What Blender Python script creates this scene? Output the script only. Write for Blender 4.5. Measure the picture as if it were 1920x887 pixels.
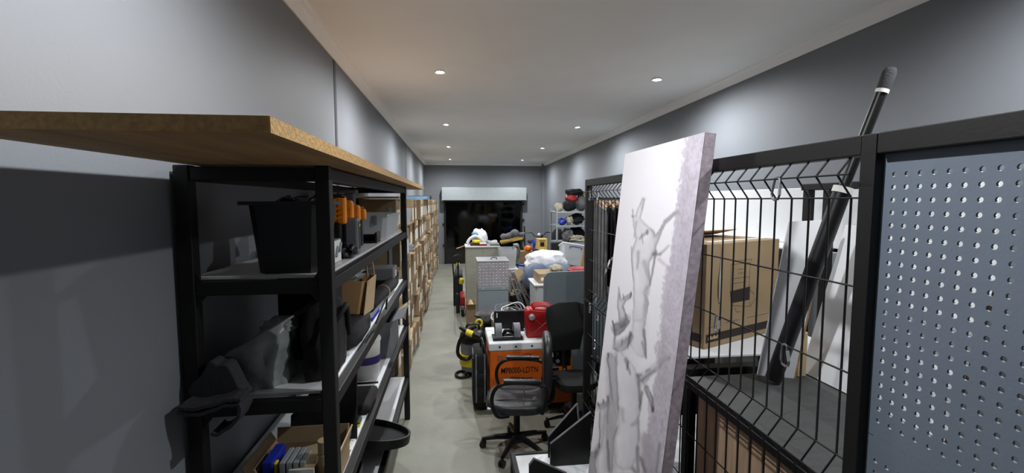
import bpy, bmesh, math, random
import numpy as np
from mathutils import Vector, Matrix, Euler, noise

for o in list(bpy.data.objects):
    bpy.data.objects.remove(o, do_unlink=True)
SC = bpy.context.scene
COL = SC.collection
R = math.radians
random.seed(7)

# ------------------------------------------------------------------ camera
F, W, H = 850.0, 1920, 887
CZ = 2.1
PITCH = math.atan(67 / F)
YAW = math.atan(107 / F * math.cos(PITCH))
cam_d = bpy.data.cameras.new('camera')
cam = bpy.data.objects.new('camera', cam_d)
COL.objects.link(cam)
cam.location = (0, 0, CZ)
cam.rotation_euler = (R(90) - PITCH, 0, -YAW)
cam_d.sensor_width = 36.0
cam_d.lens = 36.0 * F / W
cam_d.clip_start = 0.02
cam_d.clip_end = 200
SC.camera = cam

# ------------------------------------------------------------------ world, exposure
world = bpy.data.worlds.new('night')
world.use_nodes = True
world.node_tree.nodes['Background'].inputs[0].default_value = (0.004, 0.005, 0.008, 1)
world.node_tree.nodes['Background'].inputs[1].default_value = 1.0
SC.world = world
SC.view_settings.view_transform = 'Standard'
SC.view_settings.look = 'None'
SC.view_settings.gamma = 1
SC.view_settings.use_curve_mapping = False
SC.view_settings.exposure = 1.25
LAMP_W = 62.0          # one ceiling downlight

# ------------------------------------------------------------------ pixel -> place
FW = Vector((math.sin(YAW) * math.cos(PITCH), math.cos(YAW) * math.cos(PITCH), -math.sin(PITCH)))
RT = Vector((math.cos(YAW), -math.sin(YAW), 0))
UP = RT.cross(FW)
EYE = Vector((0, 0, CZ))
def ray(x, y): return FW + RT * ((x - 960) / F) + UP * ((443.5 - y) / F)
def pX(x, y, X): r = ray(x, y); return EYE + r * (X / r.x)
def pY(x, y, Y): r = ray(x, y); return EYE + r * (Y / r.y)
def pZ(x, y, Z): r = ray(x, y); return EYE + r * ((Z - CZ) / r.z)

# ------------------------------------------------------------------ materials
MATS = {}
def lin(c):
    return tuple(((v / 12.92) if v <= 0.04045 else ((v + 0.055) / 1.055) ** 2.4) for v in c)
def mat(name, rgb=(0.5, 0.5, 0.5), rough=0.6, metal=0.0, var=0.10, scale=8.0, bump=0.0, bscale=60.0,
        trans=0.0, emis=None, alpha=1.0, coat=0.0, stretch=None, rgb2=None, ior=1.45):
    """procedural material; rgb is sRGB 0..1"""
    if name in MATS: return MATS[name]
    m = bpy.data.materials.new(name); m.use_nodes = True
    nt = m.node_tree; b = nt.nodes['Principled BSDF']
    c = lin(rgb)
    c2 = lin(rgb2) if rgb2 else tuple(max(0, v * (1 - var * 2)) for v in c)
    tc = nt.nodes.new('ShaderNodeTexCoord')
    mp = nt.nodes.new('ShaderNodeMapping')
    nt.links.new(tc.outputs['Object'], mp.inputs[0])
    if stretch: mp.inputs['Scale'].default_value = stretch
    nz = nt.nodes.new('ShaderNodeTexNoise'); nz.inputs['Scale'].default_value = scale
    nz.inputs['Detail'].default_value = 5
    nt.links.new(mp.outputs[0], nz.inputs['Vector'])
    rp = nt.nodes.new('ShaderNodeValToRGB')
    rp.color_ramp.elements[0].position = 0.3; rp.color_ramp.elements[1].position = 0.7
    rp.color_ramp.elements[0].color = (*c2, 1); rp.color_ramp.elements[1].color = (*c, 1)
    nt.links.new(nz.outputs['Fac'], rp.inputs[0])
    nt.links.new(rp.outputs[0], b.inputs['Base Color'])
    b.inputs['Roughness'].default_value = rough
    b.inputs['Metallic'].default_value = metal
    b.inputs['IOR'].default_value = ior
    if trans: b.inputs['Transmission Weight'].default_value = trans
    if alpha < 1: b.inputs['Alpha'].default_value = alpha
    if coat: b.inputs['Coat Weight'].default_value = coat
    if emis:
        b.inputs['Emission Color'].default_value = (*emis[0], 1); b.inputs['Emission Strength'].default_value = emis[1]
    if bump:
        n2 = nt.nodes.new('ShaderNodeTexNoise'); n2.inputs['Scale'].default_value = bscale; n2.inputs['Detail'].default_value = 4
        nt.links.new(mp.outputs[0], n2.inputs['Vector'])
        bp = nt.nodes.new('ShaderNodeBump'); bp.inputs['Strength'].default_value = bump; bp.inputs['Distance'].default_value = 0.01
        nt.links.new(n2.outputs['Fac'], bp.inputs['Height']); nt.links.new(bp.outputs[0], b.inputs['Normal'])
    MATS[name] = m
    return m
M = dict(
    wall=mat('wall_paint', (.475, .492, .515), .6, var=.02, scale=2, bump=.06, bscale=90),
    ceil=mat('ceiling_paint', (.95, .952, .955), .8, var=.02, scale=2, bump=.04, bscale=60),
    floor=mat('concrete', (.555, .555, .505), .5, var=.14, scale=2.2, bump=.12, bscale=30),
    strip=mat('joint_strip', (.24, .25, .28), .5),
    black=mat('black_steel', (.038, .036, .039), .58, var=.1, bump=.05, bscale=120),
    blackm=mat('matt_black', (.045, .045, .047), .8, var=.15, bump=.1, bscale=60),
    blackp=mat('black_plastic', (.055, .055, .06), .4, var=.1),
    rubber=mat('charcoal_felt', (.22, .22, .235), .95, var=.15, bump=.3, bscale=200),
    white=mat('white_melamine', (.87, .88, .89), .35, var=.02),
    chip=mat('chipboard_edge', (.66, .52, .36), .8, var=.25, scale=60, bump=.2),
    oak=mat('veneer_board', (.72, .57, .38), .6, var=.2, scale=16, stretch=(1, .12, 1), bump=.06),
    oakedge=mat('veneer_edge', (.75, .60, .38), .7, var=.18, scale=90, bump=.2, bscale=120),
    card=mat('cardboard', (.595, .51, .39), .85, var=.07, scale=5, bump=.05),
    cardd=mat('cardboard_dark', (.50, .41, .30), .85, var=.08, scale=5, bump=.05),
    cardl=mat('cardboard_light', (.74, .65, .50), .85, var=.06, scale=5, bump=.05),
    paper=mat('paper', (.88, .88, .86), .8, var=.03),
    kraft=mat('kraft_paper', (.73, .58, .40), .8, var=.08, bump=.15, bscale=18),
    galv=mat('galvanised', (.66, .69, .70), .4, .35, var=.06, scale=20),
    chrome=mat('bright_steel', (.8, .8, .82), .22, 1.0, var=.03),
    alu=mat('aluminium', (.78, .78, .80), .36, .75, var=.08, scale=12),
    gsteel=mat('grey_painted_steel', (.50, .54, .56), .5, .1, var=.07, scale=5),
    cab=mat('beige_cabinet_paint', (.59, .59, .54), .55, var=.08, scale=3, stretch=(1, 1, 6)),
    orange=mat('generator_orange', (.86, .40, .10), .45, var=.05),
    orange2=mat('tool_orange', (.95, .55, .06), .5, var=.08, scale=30),
    red=mat('jerrycan_red', (.64, .08, .09), .38, var=.06),
    redd=mat('dull_red', (.62, .16, .15), .6, var=.1),
    yellow=mat('yellow_plastic', (.86, .80, .18), .45, var=.06),
    ywood=mat('yellow_wood', (.80, .68, .36), .7, var=.12),
    blue=mat('blue_plastic', (.10, .18, .62), .4, var=.1),
    bluel=mat('light_blue', (.45, .60, .72), .5, var=.12),
    green=mat('dark_green', (.12, .24, .20), .6, var=.2),
    gtable=mat('grey_table_plastic', (.36, .40, .42), .6, var=.05, bump=.15, bscale=150),
    leather=mat('black_leather', (.15, .155, .165), .34, var=.1, bump=.2, bscale=180),
    mesh=mat('mesh_fabric', (.10, .105, .11), .85, var=.1, bump=.3, bscale=300),
    bagw=mat('white_bag', (.90, .90, .92), .5, var=.04, bump=.3, bscale=14),
    bagc=mat('clear_bag', (.56, .585, .585), .35, var=.12, bump=.4, bscale=22),
    bagb=mat('bluegrey_cloth', (.40, .45, .53), .8, var=.15, bump=.4, bscale=16),
    clothd=mat('dark_cloth', (.11, .11, .12), .9, var=.3, scale=14, bump=.4, bscale=24),
    clothg=mat('grey_cloth', (.42, .42, .43), .9, var=.25, scale=10, bump=.4, bscale=20),
    clothb=mat('beige_cloth', (.68, .65, .58), .9, var=.15, bump=.4, bscale=18),
    clearp=mat('frosted_plastic', (.80, .82, .83), .35, var=.05, alpha=.62),
    grayp=mat('grey_plastic', (.45, .46, .48), .5, var=.08),
    wood=mat('slat_wood', (.72, .61, .50), .65, var=.16, scale=9, stretch=(6, 6, .5), bump=.12),
    hang=mat('hanger_wood', (.72, .52, .30), .5, var=.12),
    top=mat('counter_top', (.19, .195, .195), .55, var=.14, scale=40, bump=.15, bscale=120),
    peg=mat('pegboard_grey', (.41, .45, .50), .5, var=.03, bump=.06, bscale=140),
    glass=mat('tinted_glass', (.20, .21, .22), .06, var=.02, trans=1.0),
    bin=mat('bin_plastic', (.055, .055, .06), .35, var=.1),
    skinm=mat('dark_car_paint', (.15, .16, .17), .35, var=.05, coat=.4),
    lamp=mat('lamp_lens', (1, 1, 1), .5, var=0, emis=((1, .97, .93), 60)),
)

# ------------------------------------------------------------------ builders
WL = {}
def wl(parent): return WL.get(parent.name, Vector((0, 0, 0))) if parent else Vector((0, 0, 0))
def thing(name, label, cat, loc=(0, 0, 0), rz=0.0, group=None, local=False, rot=None):
    o = bpy.data.objects.new(name, None); COL.objects.link(o)
    o.empty_display_size = .1
    o.location = loc; o.rotation_euler = rot if rot else (0, 0, rz)
    o['label'] = label; o['category'] = cat
    if group: o['group'] = group
    WL[o.name] = Vector((0, 0, 0)) if (local or rz or rot) else Vector(loc)
    return o
def tag(o, label, cat, group=None, kind=None):
    o['label'] = label; o['category'] = cat
    if group: o['group'] = group
    if kind: o['kind'] = kind
    return o
def put(name, verts, faces, m, parent=None, smooth=False, ang=40, mats=None, fm=None, label=None):
    me = bpy.data.meshes.new(name)
    vs = [Vector(v) for v in verts]
    if parent is None:
        lo = Vector((min(v.x for v in vs), min(v.y for v in vs), min(v.z for v in vs)))
        hi = Vector((max(v.x for v in vs), max(v.y for v in vs), max(v.z for v in vs)))
        base = Vector(((lo.x + hi.x) / 2, (lo.y + hi.y) / 2, lo.z))
    else:
        base = wl(parent)
    me.from_pydata([tuple(v - base) for v in vs], [], faces)
    me.materials.append(m)
    for x in (mats or []): me.materials.append(x)
    if fm:
        for i, p in enumerate(me.polygons): p.material_index = fm[i]
    me.validate(); me.update()
    if smooth:
        me.shade_smooth(); me.set_sharp_from_angle(angle=R(ang))
    o = bpy.data.objects.new(name, me); COL.objects.link(o)
    if parent is None: o.location = base; WL[o.name] = base
    else: o.parent = parent; WL[o.name] = base
    if label: o['label'] = label
    return o
class G:
    """collects shapes into one mesh"""
    def __init__(s): s.v = []; s.f = []; s.m = []
    def add(s, v, f, mi=0):
        n = len(s.v); s.v += [Vector(q) for q in v]; s.f += [tuple(i + n for i in q) for q in f]; s.m += [mi] * len(f)
        return s
    def box(s, lo, hi, mi=0, bev=0.0, mtx=None):
        x0, y0, z0 = lo; x1, y1, z1 = hi
        if x1 < x0: x0, x1 = x1, x0
        if y1 < y0: y0, y1 = y1, y0
        if z1 < z0: z0, z1 = z1, z0
        v = [(x0, y0, z0), (x1, y0, z0), (x1, y1, z0), (x0, y1, z0), (x0, y0, z1), (x1, y0, z1), (x1, y1, z1), (x0, y1, z1)]
        f = [(0, 3, 2, 1), (4, 5, 6, 7), (0, 1, 5, 4), (1, 2, 6, 5), (2, 3, 7, 6), (3, 0, 4, 7)]
        if bev:
            bm = bmesh.new(); vs = [bm.verts.new(q) for q in v]
            for q in f: bm.faces.new([vs[i] for i in q])
            bmesh.ops.bevel(bm, geom=list(bm.edges), offset=min(bev, .45 * min(x1 - x0, y1 - y0, z1 - z0)), segments=2, affect='EDGES', profile=.5)
            bm.verts.index_update()
            v = [q.co.copy() for q in bm.verts]; f = [tuple(w.index for w in q.verts) for q in bm.faces]; bm.free()
        if mtx: v = [mtx @ Vector(q) for q in v]
        return s.add(v, f, mi)
    def tube(s, pts, r, n=8, mi=0, closed=False, caps=True):
        pts = [Vector(p) for p in pts]; k = len(pts)
        rs = r if isinstance(r, (list, tuple)) else [r] * k
        rings = []; prev = None
        for i, p in enumerate(pts):
            if closed: t = pts[(i + 1) % k] - pts[i - 1]
            else: t = pts[min(i + 1, k - 1)] - pts[max(i - 1, 0)]
            if t.length < 1e-9: t = Vector((0, 0, 1))
            t.normalize()
            if prev is None:
                a = Vector((0, 0, 1)) if abs(t.z) < .9 else Vector((1, 0, 0))
                u = t.cross(a).normalized()
            else:
                u = prev - t * prev.dot(t)
                u = u.normalized() if u.length > 1e-6 else t.orthogonal().normalized()
            prev = u; w = t.cross(u)
            rings.append([p + (u * math.cos(2 * math.pi * j / n) + w * math.sin(2 * math.pi * j / n)) * rs[i] for j in range(n)])
        v = [q for rg in rings for q in rg]; f = []
        for i in range(k if closed else k - 1):
            a = i * n; b = ((i + 1) % k) * n
            for j in range(n):
                f.append((a + j, a + (j + 1) % n, b + (j + 1) % n, b + j))
        if caps and not closed:
            f.append(tuple(range(n - 1, -1, -1))); f.append(tuple((k - 1) * n + j for j in range(n)))
        return s.add(v, f, mi)
    def lathe(s, prof, c=(0, 0, 0), n=24, mi=0, mtx=None):
        """prof: [(r,z)...] around the z axis"""
        v = []; f = []; c = Vector(c)
        for (r, z) in prof:
            for j in range(n):
                a = 2 * math.pi * j / n
                q = Vector((r * math.cos(a), r * math.sin(a), z))
                v.append((mtx @ q if mtx else q) + c)
        for i in range(len(prof) - 1):
            for j in range(n):
                f.append((i * n + j, i * n + (j + 1) % n, (i + 1) * n + (j + 1) % n, (i + 1) * n + j))
        f.append(tuple(range(n - 1, -1, -1))); f.append(tuple((len(prof) - 1) * n + j for j in range(n)))
        return s.add(v, f, mi)
    def prism(s, poly, d, mi=0):
        """3-D planar polygon extruded by the vector d"""
        p = [Vector(q) for q in poly]; d = Vector(d); n = len(p)
        v = p + [q + d for q in p]
        f = [tuple(range(n - 1, -1, -1)), tuple(range(n, 2 * n))] + [(i, (i + 1) % n, n + (i + 1) % n, n + i) for i in range(n)]
        return s.add(v, f, mi)
    def blob(s, c, rad, amp=.18, freq=2.2, seed=0, boxy=0.0, sub=3, floor=None, mi=0, ridge=False):
        c = Vector(c); rad = Vector(rad)
        bm = bmesh.new(); bmesh.ops.create_icosphere(bm, subdivisions=sub, radius=1.0)
        off = Vector((seed * 7.13, seed * 3.7, seed * 1.9)); v = []
        for q in bm.verts:
            p = q.co.copy()
            if boxy:
                mx = max(abs(p.x), abs(p.y), abs(p.z)); p = p.lerp(p / mx * .86, boxy)
            nv = noise.noise(p * freq + off) + .5 * noise.noise(p * freq * 2.3 + off)
            if ridge: nv = .6 * nv + .5 - abs(noise.noise(p * freq * 1.7 - off)) * 1.6
            p = p * (1 + amp * nv)
            w = Vector((c.x + p.x * rad.x, c.y + p.y * rad.y, c.z + p.z * rad.z))
            if floor is not None and w.z < floor: w.z = floor
            v.append(w)
        bm.verts.index_update()
        f = [tuple(w.index for w in q.verts) for q in bm.faces]; bm.free()
        return s.add(v, f, mi)
    def out(s, name, m, parent=None, smooth=False, ang=40, mats=None, label=None):
        return put(name, s.v, s.f, m, parent, smooth, ang, mats, s.m if mats else None, label)
def box(name, lo, hi, m, parent=None, bev=.004, mtx=None): return G().box(lo, hi, 0, bev, mtx).out(name, m, parent)
def tube(name, pts, r, m, parent=None, n=8, closed=False): return G().tube(pts, r, n, 0, closed).out(name, m, parent, True)
def blob(name, c, rad, m, parent=None, **k): return G().blob(c, rad, **k).out(name, m, parent, True, 60)
def prism(name, poly, d, m, parent=None): return G().prism(poly, d).out(name, m, parent)
def struct(o, label=None):
    o['kind'] = 'structure'
    if label: o['label'] = label
    return o
def copy_tree(o, parent=None):
    c = o.copy(); COL.objects.link(c); c.parent = parent
    for ch in o.children: copy_tree(ch, c)
    return c
def spline(pts, n=6):
    pts = [Vector(p) for p in pts]; out = []
    for i in range(len(pts) - 1):
        p0 = pts[max(i - 1, 0)]; p1 = pts[i]; p2 = pts[i + 1]; p3 = pts[min(i + 2, len(pts) - 1)]
        for j in range(n):
            t = j / n
            out.append(.5 * ((2 * p1) + (-p0 + p2) * t + (2 * p0 - 5 * p1 + 4 * p2 - p3) * t * t + (-p0 + 3 * p1 - 3 * p2 + p3) * t ** 3))
    return out + [pts[-1]]
def text(name, body, size, m, parent, loc, rot, extrude=.0008, squeeze=1.0):
    cu = bpy.data.curves.new(name, 'FONT'); cu.body = body; cu.size = size; cu.extrude = extrude; cu.align_x = 'LEFT'; cu.offset = size * .009
    t = bpy.data.objects.new(name, cu); COL.objects.link(t)
    dg = bpy.context.evaluated_depsgraph_get()
    me = bpy.data.meshes.new_from_object(t.evaluated_get(dg))
    bpy.data.objects.remove(t, do_unlink=True)
    me.materials.clear(); me.materials.append(m)
    o = bpy.data.objects.new(name, me); COL.objects.link(o); o.parent = parent
    o.location = Vector(loc) - wl(parent); o.rotation_euler = rot; o.scale = (squeeze, 1, 1)
    return o

# ================================================================== THE ROOM
XL, YB, YF, ZC = -.985, 15.15, -3.0, 3.34
def XRt(y): return 2.76 + (y - 2.5) * (3.0 - 2.76) / 12.65     # the right wall is not quite parallel
DX0, DX1, DZ = -.36, 2.25, 2.09                               # garage doorway
struct(put('floor', [(XL - .2, YF, 0), (3.3, YF, 0), (3.3, YB + .2, 0), (XL - .2, YB + .2, 0), (XL - .2, YF, -.1), (3.3, YF, -.1), (3.3, YB + .2, -.1), (XL - .2, YB + .2, -.1)],
           [(0, 1, 2, 3), (7, 6, 5, 4), (0, 4, 5, 1), (1, 5, 6, 2), (2, 6, 7, 3), (3, 7, 4, 0)], M['floor']))
struct(box('ceiling', (XL - .2, YF - .2, ZC), (3.4, YB + .2, ZC + .1), M['ceil'], bev=0))
struct(box('wall_left', (XL - .15, YF, 0), (XL, YB + .2, ZC), M['wall'], bev=0))
x0, x1 = XRt(YF), XRt(YB + .2)
struct(G().prism([(x0, YF, 0), (x1, YB + .2, 0), (x1 + .2, YB + .2, 0), (x0 + .2, YF, 0)], (0, 0, ZC)).out('wall_right', M['wall']))
struct(box('wall_front', (XL - .15, YF - .2, 0), (3.2, YF, ZC), M['wall'], bev=0))
g = G(); g.box((XL, YB, 0), (DX0, YB + .2, ZC)); g.box((DX1, YB, 0), (3.2, YB + .2, ZC)); g.box((DX0, YB, DZ), (DX1, YB + .2, ZC))
struct(g.out('wall_back', M['wall']))
struct(box('trim_1', (2.90, YB - .12, 0), (XRt(YB), YB, ZC), M['wall'], bev=0), 'shallow pier in the back corner')
# cornices: a stepped cove
def cornice(name, a, b, inward):
    a = Vector(a); b = Vector(b); inward = Vector(inward)
    prof = [(0, 0), (0, -.075), (.012, -.078), (.018, -.06), (.045, -.045), (.05, -.025), (.075, -.018), (.08, 0)]
    v = [a + inward * p + Vector((0, 0, q)) for p, q in prof] + [b + inward * p + Vector((0, 0, q)) for p, q in prof]
    n = len(prof)
    return struct(put(name, v, [(i, (i + 1) % n, n + (i + 1) % n, n + i) for i in range(n)] + [tuple(range(n)), tuple(range(2 * n - 1, n - 1, -1))], M['ceil'], None, True, 50))
cornice('trim_2', (XL, YF, ZC), (XL, YB, ZC), (1, 0, 0))
cornice('trim_3', (XRt(YF), YF, ZC), (XRt(YB), YB, ZC), (-1, 0, 0))
cornice('trim_4', (XL, YB, ZC), (2.95, YB, ZC), (0, -1, 0))
for i, y in enumerate((4.02, 9.5)):
    struct(box('trim_%d' % (5 + i), (XL - .001, y - .032, 0), (XL + .004, y + .032, ZC - .078), M['strip'], bev=0), 'dark vertical expansion joint in the wall')

# ---- ceiling downlights
def downlight(x, y):
    t = thing('downlight', 'small round recessed downlight glowing white in the ceiling', 'downlight', (x, y, ZC - .012), group='ceiling downlights in two rows')
    g = G()
    n = 24; prof = [(.034, -.001), (.047, -.006), (.050, .0), (.050, .012), (.034, .012)]
    v = []; f = []
    for r, z in prof:
        for j in range(n): v.append((x + r * math.cos(2 * math.pi * j / n), y + r * math.sin(2 * math.pi * j / n), ZC - .012 + z))
    k = len(prof)
    for i in range(k):
        for j in range(n): f.append((i * n + j, i * n + (j + 1) % n, ((i + 1) % k) * n + (j + 1) % n, ((i + 1) % k) * n + j))
    put('ring', v, f, M['ceil'], t, True)
    G().lathe([(.0335, 0), (.0335, .008)], (x, y, ZC - .010), 20).out('lens', M['lamp'], t)
    ld = bpy.data.lights.new('downlight_beam', 'SPOT'); ld.energy = LAMP_W; ld.spot_size = R(174); ld.spot_blend = .7
    ld.shadow_soft_size = .033; ld.color = (.97, .985, 1.0)
    lo = bpy.data.objects.new('downlight_beam', ld); COL.objects.link(lo); lo.parent = t; lo.location = (0, 0, -.02)
for y in (1.25, 4.5, 7.52, 10.58, 13.72):
    for x in (-.13, 2.05):
        downlight(x, y)

# ---- garage doorway, dark yard beyond
t = struct(thing('door_1', 'dark tinted garage doorway with black frame', 'door', (DX0, YB, 0)))
g = G()
for a, b in (((DX0, YB - .06, 0), (DX0 + .06, YB + .05, DZ)), ((DX1 - .07, YB - .06, 0), (DX1, YB + .05, DZ)), ((DX0 + .06, YB - .06, DZ - .045), (DX1 - .07, YB + .05, DZ))):
    box('door_frame', a, b, M['black'], t)
box('pane', (DX0 + .06, YB + .02, 0.01), (DX1 - .07, YB + .028, DZ - .045), M['glass'], t, bev=0)
for z in (1.95, 1.42, .75):
    box('bracket', (DX1, YB - .05, z), (DX1 + .06, YB - .0, z + .07), M['black'], t)
for z in (1.3, .6):
    box('bracket', (DX0 - .05, YB - .05, z), (DX0, YB - .0, z + .06), M['black'], t)
t = thing('shutter_casing', 'galvanised steel roller shutter casing above the garage doorway', 'shutter casing', (.98, YB, DZ))
box('casing', (-.42, YB - .34, DZ + .005), (2.34, YB - .021, 2.53), M['galv'], t)
box('guide_lip', (-.40, YB - .36, DZ + .005), (2.32, YB - .34, DZ + .03), M['black'], t, bev=.002)
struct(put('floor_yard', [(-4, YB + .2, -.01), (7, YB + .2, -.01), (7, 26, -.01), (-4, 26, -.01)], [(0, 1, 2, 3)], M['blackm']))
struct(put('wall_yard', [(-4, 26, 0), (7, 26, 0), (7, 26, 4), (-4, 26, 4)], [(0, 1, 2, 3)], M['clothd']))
# van parked in the yard, barely visible
t = thing('parked_van', 'dark van parked outside behind the tinted garage doorway', 'van', (.75, 18.5, 0))
prof = [(-.92, .35), (.92, .35), (.95, .9), (.82, 1.25), (.68, 1.95), (.5, 2.05), (-.5, 2.05), (-.68, 1.95), (-.82, 1.25), (-.95, .9)]
prism('body', [(.75 + a, 18.5, z) for a, z in prof], (0, 3.8, 0), M['skinm'], t)
prism('window', [(.75 + a, 18.49, z) for a, z in [(-.72, 1.28), (.72, 1.28), (.6, 1.88), (-.6, 1.88)]], (0, -.01, 0), M['glass'], t)
for s in (-1, 1):
    box('lamp_cluster', (.75 + s * .9, 18.46, .85), (.75 + s * .72, 18.5, 1.05), M['redd'], t)
    for y in (18.9, 21.6):
        G().lathe([(.2, -.1), (.33, -.1), (.33, .1), (.2, .1)], (.75 + s * .82, y, .32), 20, 0, Matrix.Rotation(R(90), 3, 'Y')).out('wheel', M['blackm'], t, True)
box('bumper', (-.2, 18.4, .35), (1.7, 18.5, .6), M['blackp'], t, bev=.02)

# ================================================================== LEFT RACK
RX0, RX1, RY0, RY1 = -.97, -.45, 1.715, 4.345
LV = [2.22, 1.81, 1.36, .92, .42]
P = .05
t = thing('steel_rack', 'black steel shelving rack with white boards against the grey wall', 'shelving rack', ((RX0 + RX1) / 2, (RY0 + RY1) / 2, 0))
for x in (RX0, RX1 - P):
    for y in (RY0, RY1 - P):
        box('post', (x, y, 0), (x + P, y + P, LV[0] + .005), M['black'], t)
for z in LV:
    for y in (RY0 + .005, RY1 - .045):
        box('end_beam', (RX0 + P, y, z - .05), (RX1 - P, y + .04, z), M['black'], t)
    for x in (RX0 + .005, RX1 - .045):
        box('side_beam', (x, RY0 + P, z - .05), (x + .04, RY1 - P, z), M['black'], t)
for z in LV[1:]:
    box('shelf_board', (RX0 + .008, RY0 + .056, z), (RX1 - .04, RY1 - .056, z + .012), M['white'], t, bev=.002)
    g = G()
    for s in (0, 1):
        for yy in (RY0 + .04, RY1 - .04):
            pass
for z in LV[1:4]:
    for x in (RX0 + P, RX1 - P):
        d = .035 if x < -.7 else -.035
        G().prism([(x, RY0 + .01, z - .05), (x + d, RY0 + .01, z - .05), (x, RY0 + .01, z - .09)], (0, .006, 0)).out('gusset', M['black'], t)
        G().prism([(x, RY0 + .01, z), (x + d * .6, RY0 + .01, z), (x, RY0 + .01, z + .035)], (0, .006, 0)).out('gusset', M['black'], t)
# veneered board lying on the rack
zb = 2.226
pl = [(-.922, .915), (-.340, .905), (-.351, 5.31), (-.932, 5.31)]
g = G(); g.prism([(x, y, zb) for x, y in pl], (0, 0, .031))
tb = thing('wooden_board', 'long veneered wooden board lying on top of the black rack', 'board', (-.66, 3.2, zb))
n = len(pl)
G().prism([(x, y, zb) for x, y in pl], (0, 0, .031)).out('panel', M['oak'], tb)
for i in (0, 1):
    a, b = Vector((*pl[i], zb)), Vector((*pl[i + 1], zb))
    out = (b - a).cross(Vector((0, 0, 1))).normalized() * .0015
    G().prism([a, b, b + Vector((0, 0, .031)), a + Vector((0, 0, .031))], out).out('edge_band', M['oakedge'], tb)

# ---- level two (z = 1.822)
Z2, Z3, Z4, Z5 = 1.822, 1.372, .932, .432
def tapered(cx, cy, z0, z1, wx0, wy0, wx1, wy1, th=.006):
    """open tapered tub (square), with walls"""
    def ring(wx, wy, z, c=.03):
        pts = []
        for sx, sy in ((-1, -1), (1, -1), (1, 1), (-1, 1)):
            a = (cx + sx * wx / 2, cy + sy * (wy / 2 - c), z); b = (cx + sx * (wx / 2 - c), cy + sy * wy / 2, z)
            pts += ([a, b] if sx * sy > 0 else [b, a])
        return pts
    r = [ring(wx0, wy0, z0), ring(wx1, wy1, z1), ring(wx1 - 2 * th, wy1 - 2 * th, z1), ring(wx0 - 2 * th, wy0 - 2 * th, z0 + th)]
    n = 8; v = [p for q in r for p in q]; f = []
    for i in range(3):
        for j in range(n): f.append((i * n + j, i * n + (j + 1) % n, (i + 1) * n + (j + 1) % n, (i + 1) * n + j))
    f.append(tuple(range(n - 1, -1, -1))); f.append(tuple(3 * n + j for j in range(n)))
    return v, f
t = thing('black_bin', 'tall black plastic bin of wire offcuts on the upper rack shelf', 'bin', (-.635, 1.96, Z2))
v, f = tapered(-.635, 1.91, Z2, Z2 + .27, .225, .20, .265, .26)
put('body', v, f, M['bin'], t)
g = G()
for a, b in (((-.785, 1.765, Z2 + .262), (-.49, 1.782, Z2 + .276)), ((-.785, 2.038, Z2 + .262), (-.49, 2.055, Z2 + .276)), ((-.785, 1.782, Z2 + .262), (-.767, 2.038, Z2 + .276)), ((-.503, 1.782, Z2 + .262), (-.49, 2.038, Z2 + .276))): g.box(a, b)
g.out('rim', M['bin'], t)
rr = random.Random(3)
for k in range(9):
    a = Vector((-.66 + rr.uniform(-.05, .13), 1.84 + rr.uniform(0, .13), Z2 + .2))
    d = Vector((rr.uniform(-.05, .12), rr.uniform(-.05, .05), 0))
    tube('wire_offcut', spline([a, a + d * .4 + Vector((0, 0, .085)), a + d + Vector((0, 0, .08 + .02 * rr.random()))], 5), .004, M['grayp'] if k % 2 else M['blackp'], t, 6)
blob('offcut_heap', (-.635, 1.91, Z2 + .25), (.105, .10, .035), M['clothd'], t, seed=4, amp=.4)

for i in range(4):
    x = -.60; y = pX((627, 642, 656, 668)[i], 400, x).y
    z = Z2
    t = thing('orange_tool', ('tallest black hand tool with orange ribbed grip, right behind the printed carton', 'orange gripped black hand tool second from the printed carton', 'orange gripped black hand tool third from the printed carton', 'shortest orange gripped black hand tool, furthest from the printed carton')[i], 'tool', (x, y, z), group='orange gripped tools on the upper rack shelf')
    box('body', (x - .035, y - .03, z), (x + .035, y + .03, z + .17), M['blackp'], t, bev=.012)
    for s in (-.052, .012):
        box('grip', (x + s, y - .024, z + .16), (x + s + .046, y + .024, z + .30 - i * .025), M['orange2'], t, bev=.012)
    box('grip_bridge', (x - .05, y - .022, z + .265 - i * .025), (x + .055, y + .022, z + .305 - i * .025), M['orange2'], t, bev=.012)
    for k in range(3): box('rib', (x - .045, y - .0275, z + .185 + k * .024), (x + .05, y - .024, z + .195 + k * .024), M['orange2'], t, bev=.001)
t = thing('printed_carton', 'small grey carton with a printed white end on the upper shelf', 'carton', (-.60, 2.08, Z2))
box('carton', (-.70, 2.065, Z2), (-.53, 2.185, Z2 + .105), M['grayp'], t)
box('printed_end', (-.53, 2.068, Z2 + .004), (-.528, 2.182, Z2 + .10), M['paper'], t, bev=0)
tube('printed_swoosh', spline([(-.5265, 2.08, Z2 + .03), (-.5265, 2.11, Z2 + .07), (-.5265, 2.14, Z2 + .05), (-.5265, 2.17, Z2 + .085)]), .008, M['gsteel'], t, 5)
t = thing('steel_canister', 'dark canister with a bright steel band behind the carton', 'canister', (-.66, 2.25, Z2))
G().lathe([(.045, 0), (.045, .07)], (-.665, 2.245, Z2), 20).out('base', M['blackp'], t, True)
G().lathe([(.043, .0), (.043, .085), (.03, .1)], (-.665, 2.245, Z2 + .07), 20).out('steel_band', M['chrome'], t, True)
t = thing('battery_charger', 'black tool charger with a coiled lead beside the orange tools', 'charger', (-.53, 2.50, Z2))
box('body', (-.565, 2.40, Z2), (-.495, 2.47, Z2 + .19), M['grayp'], t, bev=.012)
box('face', (-.496, 2.412, Z2 + .03), (-.4935, 2.458, Z2 + .17), M['blackp'], t, bev=0)
box('badge', (-.4935, 2.42, Z2 + .145), (-.492, 2.45, Z2 + .158), M['ywood'], t, bev=0)
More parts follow.
